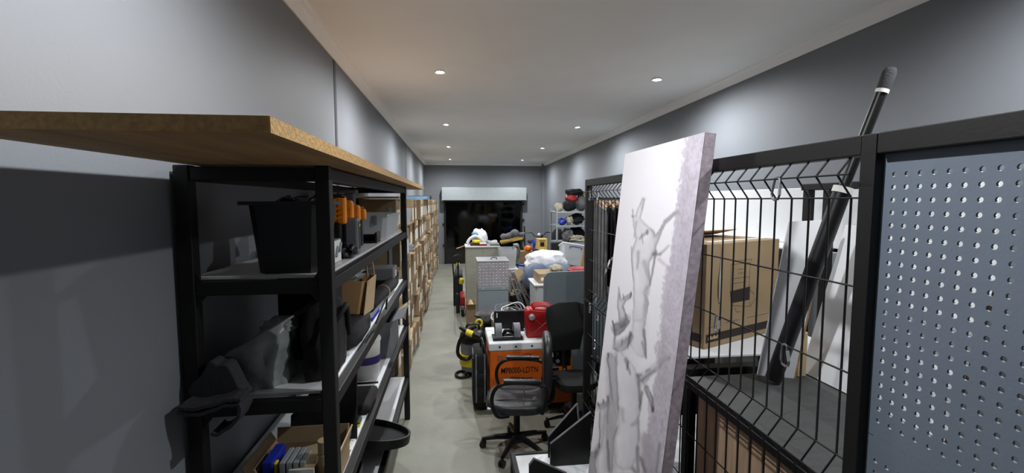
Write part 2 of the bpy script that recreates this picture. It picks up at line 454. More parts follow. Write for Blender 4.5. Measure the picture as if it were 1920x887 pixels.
blob('lead', (-.53, 2.30, Z2 + .03), (.045, .07, .04), M['blackp'], t, seed=9, amp=.5, floor=Z2)
t = thing('storage_crate', 'long translucent grey plastic crate at the rack end', 'crate', (-.68, 3.75, Z2))
v, f = tapered(-.70, 3.83, Z2, Z2 + .16, .36, .72, .40, .78)
put('body', v, f, M['clearp'], t)
box('lid', (-.905, 3.435, Z2 + .16), (-.495, 4.225, Z2 + .175), M['clearp'], t, bev=.006)
box('latch', (-.60, 3.425, Z2 + .10), (-.57, 3.437, Z2 + .17), M['grayp'], t)
t = thing('desk_scraper', 'small black plastic tray holder on the shelf before the crate', 'tray', (-.6, 3.12, Z2))
box('base', (-.68, 3.05, Z2), (-.51, 3.2, Z2 + .012), M['blackp'], t)
box('side', (-.525, 3.05, Z2 + .012), (-.51, 3.2, Z2 + .07), M['blackp'], t)
box('back', (-.68, 3.19, Z2 + .012), (-.525, 3.2, Z2 + .05), M['blackp'], t)
t = thing('coffee_press', 'black box with a grey lever standing behind the orange tools', 'appliance', (-.80, 3.2, Z2))
box('body', (-.90, 3.05, Z2), (-.72, 3.3, Z2 + .32), M['blackp'], t, bev=.01)
box('column', (-.72, 3.10, Z2 + .1), (-.66, 3.16, Z2 + .33), M['grayp'], t, bev=.008)
box('lever', (-.745, 3.09, Z2 + .33), (-.645, 3.17, Z2 + .352), M['grayp'], t, bev=.006)

# ---- level three (z = 1.372)
# felt mat folded over the end beam
def sheet(name, path, width_dir, half_w, th, m, parent=None, rag=0.0, seed=0):
    """thick sheet following a path, extruded along width_dir"""
    path = [Vector(p) for p in path]; w = Vector(width_dir).normalized(); k = len(path)
    nm = []
    for i in range(k):
        tt = (path[min(i + 1, k - 1)] - path[max(i - 1, 0)]).normalized(); nm.append(tt.cross(w).normalized())
    v = []; rr = random.Random(seed); nn = 5
    for i in range(k):
        hw = half_w[i] if isinstance(half_w, (list, tuple)) else half_w
        for j in range(nn):
            a = -1 + 2 * j / (nn - 1); v.append(path[i] + w * (a * hw) + nm[i] * (th / 2 + rag * noise.noise(Vector((i * .3, j * .7, seed)))))
        for j in range(nn):
            a = 1 - 2 * j / (nn - 1); v.append(path[i] + w * (a * hw) - nm[i] * (th / 2 - rag * noise.noise(Vector((i * .3, (nn - 1 - j) * .7, seed)))))
    q = 2 * nn; f = []
    for i in range(k - 1):
        for j in range(q): f.append((i * q + j, i * q + (j + 1) % q, (i + 1) * q + (j + 1) % q, (i + 1) * q + j))
    f.append(tuple(range(q - 1, -1, -1))); f.append(tuple((k - 1) * q + j for j in range(q)))
    return put(name, v, f, m, parent, True, 50)
Y3 = 1.69
tm = thing('felt_mat', 'charcoal felt mat folded over the end of the middle shelf', 'mat', (-.87, 1.78, 1.3))
def zp(a, b): return pY(340 + a / 2.889, 580 + b / 2.889, 1.66)
sheet('lower_fold', spline([zp(18, 532), zp(110, 542), zp(210, 515), zp(305, 488), zp(345, 508), zp(325, 575), zp(235, 645), (zp(195, 640))], 6), (0, 1, 0), .045, .011, M['rubber'], tm, .006, 5)
sheet('middle_fold', spline([zp(22, 505), zp(70, 512), zp(170, 500), zp(270, 470), zp(320, 462), zp(350, 470)], 6), (0, 1, 0), .045, .011, M['rubber'], tm, .006, 2)
lobe = [pY(340 + a / 2.889, 580 + b / 2.889, 1.70) for a, b in [(30, 440), (60, 395), (100, 365), (130, 310), (150, 282), (170, 285), (195, 305), (225, 300), (250, 305), (285, 370), (310, 420), (345, 462), (345, 478), (250, 490), (120, 500), (50, 480)]]
g = G(); g.prism(lobe, (0, .07, 0)); lo_ = g.out('upright_fold', M['rubber'], tm)
mo = lo_.modifiers.new('soft', 'BEVEL'); mo.width = .012; mo.segments = 3

t = thing('plastic_bag', 'crumpled translucent plastic bag of mixed things on the middle shelf', 'plastic bag', (-.72, 1.95, Z3))
cx, cy = -.775, 1.90
g = G(); rr = random.Random(5)
ringv = []; nseg = 56; base_l = [(.105, 0), (.11, .03), (.108, .06), (.115, .10), (.125, .14), (.125, .175), (.105, .20), (.05, .205)]
lay = [(np.interp(i / 4, range(8), [q[0] for q in base_l]), np.interp(i / 4, range(8), [q[1] for q in base_l])) for i in range(29)]
for li, (r, z) in enumerate(lay):
    for j in range(nseg):
        a = 2 * math.pi * j / nseg
        tilt = .055 * math.cos(a) * (z / .24)
        k = 1 + .20 * noise.noise(Vector((math.cos(a) * 2.5, math.sin(a) * 2.5, z * 12))) - .13 * abs(noise.noise(Vector((math.cos(a) * 5 + z * 9, math.sin(a) * 5, z * 17)))) + .05 * noise.noise(Vector((math.cos(a) * 11, math.sin(a) * 11 + z * 20, z * 50)))
        ringv.append((cx + r * k * math.cos(a) * 1.0, cy + r * k * math.sin(a), Z3 + max(0, z + tilt * 1.3) if li else Z3))
f = []
for i in range(len(lay) - 1):
    for j in range(nseg): f.append((i * nseg + j, i * nseg + (j + 1) % nseg, (i + 1) * nseg + (j + 1) % nseg, (i + 1) * nseg + j))
f.append(tuple(range(nseg - 1, -1, -1))); f.append(tuple((len(lay) - 1) * nseg + j for j in range(nseg)))
put('bag', ringv, f, M['bagc'], t, True, 60)
G().blob((cx + .07, cy - .01, Z3 + .225), (.06, .055, .035), .3, 2.5, 8, sub=4).out('bag_neck', M['bagc'], t, True, 60)

t = thing('black_case', 'tall black hard case standing beside the plastic bag', 'case', (-.57, 2.25, Z3))
box('body', (-.80, 2.13, Z3), (-.56, 2.32, 1.79 - .03), M['blackm'], t, bev=.01)
box('handle', (-.72, 2.115, 1.68), (-.64, 2.13, 1.70), M['blackm'], t)
t = thing('black_rucksack', 'slumped black fabric rucksack in front of the hard case', 'rucksack', (-.56, 1.98, Z3))
G().blob((-.555, 1.99, Z3 + .13), (.075, .17, .20), .16, 2, 11, boxy=.4, floor=Z3).out('bag', M['clothd'], t, True, 60)
tube('strap', spline([(-.50, 1.9, Z3 + .22), (-.465, 1.95, Z3 + .28), (-.48, 2.05, Z3 + .26), (-.49, 2.12, Z3 + .12)]), .012, M['blackm'], t)

# paper carrier bag
t = thing('paper_bag', 'brown paper carrier bag stuffed with clear plastic on the middle shelf', 'paper bag', (-.60, 2.55, Z3 + .0))
v, f = tapered(-.60, 2.60, Z3 + .10, Z3 + .31, .20, .24, .22, .26, .004)
sh = Matrix.Rotation(R(7), 4, 'Y')
c0 = Vector((-.60, 2.60, Z3 + .10))
v = [c0 + (sh @ (Vector(q) - c0)) for q in v]
put('bag', v, f, M['kraft'], t)
G().prism([(-.495, 2.475, Z3 + .10), (-.482, 2.70, Z3 + .10), (-.463, 2.70, Z3 + .30), (-.47, 2.475, Z3 + .30)], (.003, 0, 0)).out('side_fold', M['cardl'], t)
G().blob((-.61, 2.57, Z3 + .32), (.09, .11, .045), .4, 3, 3, ridge=True).out('plastic_stuffing', M['bagc'], t, True, 60)
tube('rope_handle', spline([(-.51, 2.70, Z3 + .28), (-.51, 2.69, Z3 + .41), (-.49, 2.72, Z3 + .40), (-.475, 2.74, Z3 + .26)]), .005, M['kraft'], t, 6)
t = thing('tool_bag', 'open black and blue tool bag under the paper carrier bag', 'tool bag', (-.56, 2.45, Z3))
G().blob((-.565, 2.44, Z3 + .055), (.10, .27, .075), .10, 2, 21, boxy=.5, floor=Z3).out('bag', M['clothd'], t, True, 60)
box('blue_trim', (-.46, 2.50, Z3 + .07), (-.452, 2.74, Z3 + .095), M['blue'], t)
tube('strap', spline([(-.455, 2.62, Z3 + .03), (-.435, 2.75, Z3 + .10), (-.44, 2.95, Z3 + .11), (-.455, 3.0, Z3 + .02)]), .006, M['blackp'], t, 6)
t = thing('grey_organiser', 'small grey plastic organiser box at the far end of the shelf', 'organiser', (-.60, 3.95, Z3))
box('body', (-.72, 3.80, Z3 + .07), (-.51, 4.05, Z3 + .17), M['grayp'], t, bev=.01)
box('base', (-.73, 3.79, Z3), (-.50, 4.06, Z3 + .07), M['blackp'], t, bev=.008)
box('clasp', (-.511, 3.90, Z3 + .09), (-.506, 3.95, Z3 + .14), M['paper'], t)
t = thing('rolled_case', 'long dark padded tool roll lying along the shelf edge', 'tool roll', (-.55, 3.3, Z3))
tube('roll', spline([(-.56, 2.95, Z3 + .055), (-.55, 3.1, Z3 + .06), (-.53, 3.5, Z3 + .06), (-.52, 3.76, Z3 + .055)]), .048, M['clothd'], t, 14)
tube('tie', [(-.535 + .05 * math.cos(a), 3.4, Z3 + .058 + .05 * math.sin(a)) for a in [i * math.pi / 8 for i in range(16)]], .004, M['kraft'], t, 5, True)
t = thing('timber_offcut', 'short brown timber offcut beside the tool roll', 'timber', (-.62, 3.1, Z3))
box('offcut', (-.66, 2.98, Z3), (-.62, 3.42, Z3 + .05), M['hang'], t)

# ---- level four (z = .932)
def carton(name, label, lo, hi, m, flaps, cat='carton', th=.006, parent_rot=0.0, group=None):
    """open carton: four walls, a floor and flaps [(side, angle)]"""
    lo = Vector(lo); hi = Vector(hi)
    t = thing(name, label, cat, ((lo.x + hi.x) / 2, (lo.y + hi.y) / 2, lo.z), group=group)
    box('bottom', lo, (hi.x, hi.y, lo.z + th), m, t, bev=0)
    box('wall', (lo.x, lo.y, lo.z + th), (hi.x, lo.y + th, hi.z), m, t, bev=0)
    box('wall', (lo.x, hi.y - th, lo.z + th), (hi.x, hi.y, hi.z), m, t, bev=0)
    box('wall', (lo.x, lo.y + th, lo.z + th), (lo.x + th, hi.y - th, hi.z), m, t, bev=0)
    box('wall', (hi.x - th, lo.y + th, lo.z + th), (hi.x, hi.y - th, hi.z), m, t, bev=0)
    for side, ang, ln in flaps:
        a = R(ang)
        if side in 'xX':
            x = lo.x if side == 'x' else hi.x; s = -1 if side == 'x' else 1
            p = [(x, lo.y, hi.z), (x, hi.y, hi.z), (x + s * ln * math.cos(a), hi.y, hi.z + ln * math.sin(a)), (x + s * ln * math.cos(a), lo.y, hi.z + ln * math.sin(a))]
            d = (-s * th * math.sin(a), 0, th * math.cos(a))
        else:
            y = lo.y if side == 'y' else hi.y; s = -1 if side == 'y' else 1
            p = [(lo.x, y, hi.z), (hi.x, y, hi.z), (hi.x, y + s * ln * math.cos(a), hi.z + ln * math.sin(a)), (lo.x, y + s * ln * math.cos(a), hi.z + ln * math.sin(a))]
            d = (0, -s * th * math.sin(a), th * math.cos(a))
        G().prism(p, d).out('flap', m, t)
    return t
tc = carton('open_carton', 'open cardboard carton of small parts at the end of the low shelf', (-.80, 1.79, Z4), (-.49, 2.07, 1.015), M['card'], [('Y', 80, .07), ('X', 75, .07), ('x', 60, .06), ('y', 250, .08)])
t = thing('wooden_cylinder', 'turned pale wooden cylinder standing in the open carton', 'cylinder', (-.52, 1.87, Z4 + .006))
G().lathe([(.026, 0), (.026, .14), (.023, .142), (.023, .146), (.026, .148), (.026, .195)], (-.535, 1.85, Z4 + .006), 20).out('cylinder', M['cardl'], t, True, 30)
t = thing('blister_pack', 'blue packet with a yellow strip standing in the open carton', 'packet', (-.76, 1.9, Z4 + .006))
box('packet', (-.775, 1.84, Z4 + .006), (-.735, 1.99, Z4 + .125), M['blue'], t)
box('strip', (-.735, 1.85, Z4 + .05), (-.722, 1.88, Z4 + .115), M['yellow'], t)
t = thing('bracket_bundle', 'small bundle of zinc brackets lying in the open carton', 'bracket bundle', (-.66, 1.9, Z4 + .006))
box('infill', (-.715, 1.83, Z4 + .006), (-.60, 2.0, Z4 + .08), M['cardd'], t)
for k in range(4):
    box('bracket', (-.705 + k * .026, 1.83, Z4 + .08), (-.685 + k * .026, 1.95, Z4 + .125), M['galv'], t, bev=.002, mtx=Matrix.Translation((0, 0, 0)))
t = thing('folded_instructions', 'folded printed card lying across the open carton', 'card', (-.58, 1.88, Z4 + .19))
prism('sheet', [(-.66, 1.815, Z4 + .085), (-.57, 1.815, Z4 + .105), (-.57, 1.95, Z4 + .135), (-.66, 1.95, Z4 + .115)], (0, 0, .005), M['cardl'], t)
box('printed_edge', (-.66, 1.80, Z4 + .08), (-.565, 1.81, Z4 + .11), M['paper'], t, bev=0)
t = thing('black_board', 'black flat board leaning inside the low shelf behind the carton', 'panel', (-.62, 2.3, Z4))
prism('panel', [(-.80, 2.22, Z4), (-.49, 2.22, Z4), (-.49, 2.26, 1.27), (-.62, 2.26, 1.27), (-.80, 2.24, 1.06)], (0, .015, .0), M['blackm'], t)

t = thing('white_tub', 'white plastic tub with a purple band on the low shelf', 'tub', (-.62, 3.2, Z4))
G().lathe([(.085, 0), (.095, .24), (.1, .245), (.1, .26), (.04, .262)], (-.60, 3.05, Z4), 26).out('tub', M['paper'], t, True, 35)
G().lathe([(.0915, .10), (.094, .15)], (-.60, 3.05, Z4), 26).out('purple_band', mat('purple', (.28, .22, .50), .5), t, True)
ct = carton('flap_carton', 'dark grey printed carton with one kraft flap bent out', (-.70, 3.38, Z4), (-.485, 3.86, 1.20), M['grayp'], [('X', 20, .10), ('Y', 80, .1)])
tri = prism('flap', [(-.485, 3.70, 1.20), (-.485, 3.86, 1.20), (-.40, 3.80, 1.26), (-.41, 3.72, 1.13)], (0, .004, 0), M['cardl'], ct)
t = thing('padded_sleeve', 'black padded laptop sleeve lying flat on the low shelf', 'sleeve', (-.58, 2.6, Z4))
G().box((-.74, 2.46, Z4), (-.47, 2.76, Z4 + .06), 0, .028).out('sleeve', M['clothd'], t, True, 60)
tube('zip', [(-.735, 2.765, Z4 + .06), (-.475, 2.765, Z4 + .065)], .006, M['blackp'], t, 6)
t = thing('scouring_sponge', 'green scouring sponge lying before the black sleeve', 'sponge', (-.56, 2.36, Z4))
box('foam', (-.60, 2.34, Z4), (-.50, 2.41, Z4 + .015), M['yellow'], t); box('scourer', (-.60, 2.34, Z4 + .015), (-.50, 2.41, Z4 + .026), M['green'], t)
t = blob('rag', (-.66, 2.36, Z4 + .02), (.06, .09, .03), M['clothb'], None, seed=31, amp=.5, floor=Z4); tag(t, 'crumpled beige rag beside the green sponge', 'rag')
t = thing('caulking_gun', 'black and white sealant gun lying on the low shelf', 'sealant gun', (-.55, 2.1, Z4))
tube('cradle', [(-.53, 2.12, Z4 + .03), (-.545, 2.32, Z4 + .04)], .024, M['grayp'], t, 12)
box('handle', (-.545, 2.08, Z4), (-.515, 2.12, Z4 + .10), M['blackp'], t, bev=.008)
tube('plunger', [(-.53, 2.10, Z4 + .035), (-.515, 1.80 + .10, Z4 + .05)], .006, M['chrome'], t, 6)
t = prism('invoice_sheet', [(-.535, 2.12, Z4 + .0), (-.495, 2.12, Z4), (-.495, 2.30, Z4), (-.535, 2.30, Z4)], (0, 0, .003), M['paper']); tag(t, 'white printed paper sheet on the shelf edge by the sealant gun', 'paper')
for a, b in ((2.12, .01), (2.18, .02), (2.25, .005)):
    box('printed_line', (-.53 + b, a + .02, Z4 + .003), (-.505, a + .03, Z4 + .0036), M['gsteel'], t, bev=0)
t = thing('black_duster', 'black foam pipe offcut lying behind the sealant gun', 'foam pipe', (-.6, 2.28, Z4))
tube('tube', [(-.72, 2.26, Z4 + .03), (-.585, 2.30, Z4 + .03)], .03, M['blackm'], t, 12)

# ---- level five (z = .432): round black sieve
t = thing('round_sieve', 'large round black sieve pan sticking out of the bottom shelf', 'sieve', (-.5, 2.95, Z5))
mt = Matrix.Rotation(R(-14), 4, 'X') @ Matrix.Rotation(R(10), 4, 'Y')
g = G(); n = 40; prof = [(.27, 0), (.285, 0), (.285, .055), (.27, .055)]; v = []; f = []
for r, z in prof:
    for j in range(n): v.append(mt.to_3x3() @ Vector((r * math.cos(2 * math.pi * j / n), r * math.sin(2 * math.pi * j / n), z)) + Vector((-.60, 3.0, Z5 + .10)))
for i in range(4):
    for j in range(n): f.append((i * n + j, i * n + (j + 1) % n, ((i + 1) % 4) * n + (j + 1) % n, ((i + 1) % 4) * n + j))
put('rim', v, f, M['blackp'], t, True)
G().lathe([(.272, .012), (.272, .016)], (-.60, 3.0, Z5 + .10), 40, 0, mt.to_3x3()).out('screen', M['mesh'], t)
t = thing('black_crate', 'black plastic crate on the bottom shelf under the sieve', 'crate', (-.7, 2.2, Z5))
v, f = tapered(-.71, 2.2, Z5, Z5 + .25, .36, .5, .40, .55); put('body', v, f, M['blackp'], t)

# ================================================================== ARCHIVE BOX SHELVING
BX = -.575        # mean front of the boxes
t = thing('archive_shelving', 'long grey slotted steel shelving packed with archive boxes', 'shelving', (-.78, 9.7, 0))
BROWS = [.07, .42, .77, 1.12, 1.47, 1.80]
y0s = 4.42; ncol = 36; pit = .288
for k in range(0, 6):
    y = y0s + 7 * k * pit - .008
    for x in (XL + .012, BX - .06):
        g = G(); g.box((x, y, 0), (x + .035, y + .004, 2.04)); g.box((x, y, 0), (x + .004, y + .016, 2.04)); g.out('upright', M['galv'], t)
for z in (.065, .765, 1.465):
    box('shelf', (XL + .012, y0s - .02, z - .03), (BX - .03, y0s + ncol * pit + .02, z), M['galv'], t, bev=0)
bw, bh, bd = .268, .325, .365
def abox_proto(mbody, kind):
    r = thing('archive_box', 'brown cardboard archive box with a white label sheet', 'archive box', (0, 0, 0), group='archive boxes on the long grey shelving', local=True)
    g = G(); g.box((-bd, -bw / 2, 0), (0, bw / 2, bh - .03), 0, .003); g.out('body', mbody, r)
    if kind: box('lid', (-bd - .004, -bw / 2 - .005, bh - .075), (.006, bw / 2 + .005, bh), M['cardl'], r, bev=.003)
    else: box('lid', (-bd, -bw / 2, bh - .03), (0, bw / 2, bh - .004), mbody, r, bev=.003)
    G().prism([(.0005, -.075, .045), (.0005, .07, .045), (.0005, .07, .205), (.0005, -.075, .205)], (.001, 0, 0)).out('label_sheet', M['paper'], r)
    G().prism([(.0005, .0 + .018 * math.cos(a), .235 + .018 * math.sin(a)) for a in [i * math.pi / 6 for i in range(12)]], (.001, 0, 0)).out('finger_hole', M['blackm'], r)
    return r
protos = [abox_proto(M['card'], 0), abox_proto(M['cardd'], 0), abox_proto(M['card'], 1)]
used = [False] * 3
rr = random.Random(11)
ROWN = ['standing on the bottom shelf', 'stacked over the bottom shelf boxes', 'standing on the middle shelf', 'stacked over the middle shelf boxes', 'standing on the top shelf', 'topmost on the grey shelving']
GAPS = {(3, 5), (4, 5), (5, 5), (3, 4), (4, 4), (9, 5), (15, 4), (0, 5)}
for c in range(ncol):
    for r in range(6):
        if (c, r) in GAPS: continue
        if r == 5 and rr.random() < .06: continue
        k = rr.choices((0, 1, 2), (.55, .3, .15))[0]
        if k == 2 and c % 7 in (0, 6): k = 0
        if not used[k]: o = protos[k]; used[k] = True
        else: o = copy_tree(protos[k])
        z = BROWS[r] - .002 if r != 5 else 1.795
        if r in (1, 3): z = BROWS[r - 1] + bh + .002
        if r == 5: z = 1.465 + bh + .006
        if r in (0, 2, 4): z = (.066, .766, 1.466)[r // 2]
        o.location = (BX + rr.uniform(-.05, .05), y0s + (c + .5) * pit + rr.uniform(-.004, .004), z)
        rz_ = rr.uniform(-2.5, 2.5)
        if c % 7 in (0, 6): rz_ *= .1; o.location.y = y0s + (c + .5) * pit
        o.rotation_euler = (0, 0, R(rz_))
        o['label'] = ('brown archive box with a white label sheet ', 'darker brown archive box with a white label sheet ', 'brown archive box with a paler overlapping lid ')[k] + ROWN[r]
# oddments in the gaps and on top
y3 = y0s + 4.5 * pit
t = thing('green_bag', 'dark green and blue nylon bag stuffed between archive boxes', 'bag', (-.7, y3, 1.47))
G().blob((-.73, y0s + 3.95 * pit, 1.58), (.16, .24, .13), .25, 2.5, 41, floor=1.467).out('bag', M['green'], t, True, 60)
G().blob((-.60, y0s + 3.95 * pit, 1.53), (.07, .21, .065), .35, 3, 43, floor=1.467).out('blue_pocket', M['bluel'], t, True, 60)
t = thing('document_crate', 'clear plastic crate of papers among the archive boxes', 'crate', (-.75, y0s + 4 * pit, 1.8))
box('board', (-.95, y0s + 3 * pit + .01, 1.795), (-.56, y0s + 6 * pit - .02, 1.815), M['cardd'], t)
v, f = tapered(-.74, y0s + 4.5 * pit, 1.815, 2.0, .32, .62, .36, .68); put('crate', v, f, M['clearp'], t)
for k in range(5): box('folder', (-.86, y0s + 3.6 * pit + k * .1, 1.83), (-.64, y0s + 3.6 * pit + k * .1 + .05, 1.97 + .02 * (k % 3)), (M['paper'], M['bluel'], M['card'], M['paper'], M['bluel'])[k], t)
t = thing('timber_sheet', 'pale timber sheet lying over the first archive boxes', 'sheet', (-.76, 5.0, 2.13))
box('sheet', (-.97, 4.62, 2.125), (-.55, 5.28, 2.142), M['ywood'], t)
for k, (y, m_, s) in enumerate(((8.6, 'bluel', 1), (8.95, 'gsteel', -1), (9.3, 'green', 1))):
    o = box('lever_file', (-.93, y, 2.126), (-.52 + .02 * k, y + .3, 2.126 + .05 + .012 * k), M[m_], None, bev=.004)
    tag(o, ('light blue', 'grey', 'dark green')[k] + ' flat file folder lying on top of the archive boxes', 'folder', 'folders on the archive boxes')

# ================================================================== OFFICE CHAIR (local: front is -x)
def ellipse_pad(cx, cz, rx, rz, n=28, p=2.6):
    out = []
    for j in range(n):
        a = 2 * math.pi * j / n; c, s = math.cos(a), math.sin(a)
        out.append((cx + rx * math.copysign(abs(c) ** (2 / p), c), cz + rz * math.copysign(abs(s) ** (2 / p), s)))
    return out
def pad(name, outline, axis, prof, m, parent, label=None):
    """cushion: outline in a plane, prof = [(offset, scale)], axis in 'x','z'"""
    v = []; f = []; n = len(outline)
    ca = sum(q[0] for q in outline) / n; cb = sum(q[1] for q in outline) / n
    for d, s in prof:
        for a, b in outline:
            a2, b2 = ca + (a - ca) * s, cb + (b - cb) * s
            v.append((a2, b2, d) if axis == 'z' else (d, a2, b2))
    k = len(prof)
    for i in range(k - 1):
        for j in range(n): f.append((i * n + j, i * n + (j + 1) % n, (i + 1) * n + (j + 1) % n, (i + 1) * n + j))
    f.append(tuple(range(n - 1, -1, -1))); f.append(tuple((k - 1) * n + j for j in range(n)))
    return put(name, v, f, m, parent, True, 50)
def star_base(t, m, r=.29, rot0=.3):
    G().lathe([(.045, .07), (.05, .10), (.035, .13), (.027, .14), (.027, .36)], (0, 0, 0), 18).out('gas_column', m, t, True)
    for k in range(5):
        a = rot0 + k * 2 * math.pi / 5; d = Vector((math.cos(a), math.sin(a), 0))
        leg = G().tube([d * .03 + Vector((0, 0, .115)), d * (r * .6) + Vector((0, 0, .10)), d * r + Vector((0, 0, .075))], [.028, .023, .017], 8).out('base_leg', m, t, True)
        w = d * (r + .01); side = Vector((-d.y, d.x, 0))
        g = G()
        for s in (-1, 1):
            c = w + side * (s * .014) + Vector((0, 0, .028))
            mt = Matrix.Rotation(a + math.pi / 2, 3, 'Z') @ Matrix.Rotation(R(90), 3, 'Y')
            g.lathe([(.028, -.009), (.028, .009)], c, 16, 0, mt)
        g.tube([w + Vector((0, 0, .028)), w + Vector((0, 0, .085))], .012, 8)
        g.out('castor', M['blackp'], leg, True)
t = thing('office_chair', 'black leather swivel office chair with loop arms in front of the generator', 'office chair', (.50, 3.66, 0), rz=R(-9))
star_base(t, M['blackp'], .28, .55)
box('mechanism', (-.14, -.09, .355), (.14, .09, .40), M['blackp'], t, bev=.01)
seat = pad('seat', ellipse_pad(0, 0, .255, .245, 32, 3.2), 'z', [(.40, .86), (.405, .96), (.43, 1.0), (.46, .99), (.478, .93), (.482, .8), (.474, .5)], M['leather'], t)
g = G()
for y in (-.12, .12): g.tube(spline([(-.22, y, .479), (0, y, .484), (.2, y, .479)]), .0045, 6)
g.tube([(.06, -.2, .483), (.06, .2, .483)], .0045, 6)
g.out('seam', M['leather'], seat, True)
box('glide_tab', (-.235, -.20, .425), (-.19, -.16, .445), M['galv'], seat, bev=.008)
back = pad('backrest', ellipse_pad(0, .765, .215, .245, 32, 2.7), 'x', [(.215, .86), (.22, .95), (.235, 1.0), (.26, 1.0), (.28, .95), (.287, .85), (.29, .5)], M['leather'], t)
tube('back_bracket', spline([(.05, 0, .39), (.24, 0, .40), (.30, 0, .47), (.295, 0, .62)]), .022, M['blackp'], t, 8)
for s in (-1, 1):
    y = s * .27
    pts = spline([(.20, y, .44), (.235, y, .55), (.225, y, .655), (.10, y, .685), (-.08, y, .68), (-.165, y, .63), (-.19, y, .53), (-.15, y, .42), (-.06, y * .8, .395)], 6)
    arm = tube('armrest', pts, .0155, M['blackp'], t, 8)
    G().box((-.10, y - .026, .688), (.20, y + .026, .716), 0, .012).out('arm_pad', M['leather'], arm, True)

# mesh backed chair behind, turned away
t = thing('mesh_chair', 'black mesh backed office chair beside the red jerrycan', 'office chair', (1.08, 3.98, 0), rz=R(97))
star_base(t, M['blackp'], .24, .1)
pad('seat', ellipse_pad(0, 0, .20, .2, 28, 3), 'z', [(.40, .9), (.43, 1), (.47, .97), (.48, .8)], M['mesh'], t)
out = [(a, b) for a, b in [(-.14, .66), (.14, .66), (.17, .80), (.215, 1.0), (.20, 1.09), (.1, 1.13), (-.1, 1.13), (-.20, 1.09), (-.215, 1.0), (-.17, .80)]]
pad('backrest', out, 'x', [(.20, .97), (.205, 1), (.225, 1), (.23, .97)], M['mesh'], t)
tube('back_spine', spline([(.03, 0, .39), (.22, 0, .42), (.27, 0, .55), (.245, 0, .9)]), .022, M['blackp'], t)
for s in (-1, 1):
    tube('arm_post', [(.0, s * .21, .40), (.0, s * .235, .60)], .02, M['blackp'], t)
    G().box((-.13, s * .235 - .04, .60), (.10, s * .235 + .04, .63), 0, .012).out('arm_pad', M['blackp'], t, True)

# ================================================================== GENERATOR
gx0, gx1, gy0, gy1 = .325, 1.145, 4.32, 4.88
t = thing('generator', 'orange enclosed generator with a white lid and black control panel', 'generator', ((gx0 + gx1) / 2, 4.6, 0))
box('body', (gx0, gy0, .075), (gx1, gy1, .635), M['orange'], t, bev=.012)
lid = box('lid', (gx0 - .012, gy0 - .014, .635), (gx1 + .01, gy1 + .01, .715), M['white'], t, bev=.012)
for x in (.42, .58, .74, 1.0): G().lathe([(.011, 0), (.008, .005)], (x, gy0 - .014, .675), 12, 0, Matrix.Rotation(R(90), 3, 'X')).out('bolt', M['blackp'], lid, True)
pn = box('control_panel', (.84, gy0 - .012, .46), (1.13, gy0, .63), M['blackp'], t)
box('meter', (.905, gy0 - .017, .555), (.955, gy0 - .012, .60), M['paper'], pn, bev=.002); box('meter', (.985, gy0 - .017, .565), (1.01, gy0 - .012, .60), M['grayp'], pn, bev=.002)
for x, z in ((.915, .505), (1.0, .51), (1.07, .52)):
    G().lathe([(.02, 0), (.02, .008), (.012, .012)], (x, gy0 - .012, z), 16, 0, Matrix.Rotation(R(90), 3, 'X')).out('knob', M['grayp'], pn, True)
dr = box('service_door', (.86, gy0 - .008, .13), (1.12, gy0, .44), M['orange'], t)
box('label_sticker', (.885, gy0 - .0095, .33), (.935, gy0 - .008, .39), M['paper'], dr, bev=0)
G().lathe([(.014, 0), (.014, .008)], (.965, gy0 - .008, .22), 12, 0, Matrix.Rotation(R(90), 3, 'X')).out('lock', M['blackp'], dr, True)
for k in range(5):
    for x in (.395, .475): box('vent_slot', (x, gy0 - .003, .535 + k * .011), (x + .06, gy0 + .001, .540 + k * .011), M['cardd'], t, bev=0)
inkm = mat('black_print', (.12, .07, .06), .6)
text('model_lettering', 'MP8000-LDTN', .082, inkm, t, (.432, gy0 - .0015, .405), (R(90), 0, 0), squeeze=.73)
g = G(); rq = random.Random(2)
for x_ in [.47 + .019 * i for i in range(15)]:
    if abs(x_ - .62) < .012: continue
    g.box((x_, gy0 - .0016, .325), (x_ + .006 + .006 * rq.random(), gy0 - .0005, .352 + .006 * rq.random())); g.box((x_, gy0 - .0016, .325), (x_ + .014, gy0 - .0005, .331))
g.out('small_lettering', inkm, t)
tube('emblem', [(.69 + .05 * math.cos(a), gy0 - .001, .575 + .018 * math.sin(a)) for a in [i * math.pi / 12 for i in range(24)]], .0035, M['redd'], t, 5, True)
for x in (.40, 1.07):
    for y in (4.42, 4.8):
        G().lathe([(.02, -.02), (.037, -.02), (.037, .02), (.02, .02)], (x, y, .037), 16, 0, Matrix.Rotation(R(90), 3, 'Y')).out('wheel', M['blackp'], t, True)
box('skid', (gx0 + .02, gy0 + .02, .06), (gx1 - .02, gy1 - .02, .076), M['blackp'], t)

# red jerrycan on the generator
t = thing('jerrycan', 'red steel jerrycan with triple carrying handle on the generator lid', 'jerrycan', (.87, 4.52, .715))
jy0, jy1, zt = 4.43, 4.59, .715
bodyp = [(.715, zt), (1.05, zt), (1.055, zt + .02), (1.035, zt + .21), (.985, zt + .275), (.80, zt + .29), (.735, zt + .30), (.70, zt + .275), (.705, zt + .02)]
g = G(); g.prism([(x, jy0, z) for x, z in bodyp], (0, jy1 - jy0, 0)); body = g.out('body', M['red'], t)
mo = body.modifiers.new('soft', 'BEVEL'); mo.width = .018; mo.segments = 3
body.data.shade_smooth()
for y in (4.445, 4.51, 4.575):
    tube('carry_handle', spline([(.775, y, zt + .275), (.80, y, zt + .325), (.96, y, zt + .315), (1.0, y, zt + .25)], 6), .011, M['red'], t, 8)
G().lathe([(.03, 0), (.03, .03), (.022, .035)], (.755, jy0 - .0, zt + .22), 18, 0, Matrix.Rotation(R(90), 3, 'X')).out('cap', M['galv'], t, True)
g = G()
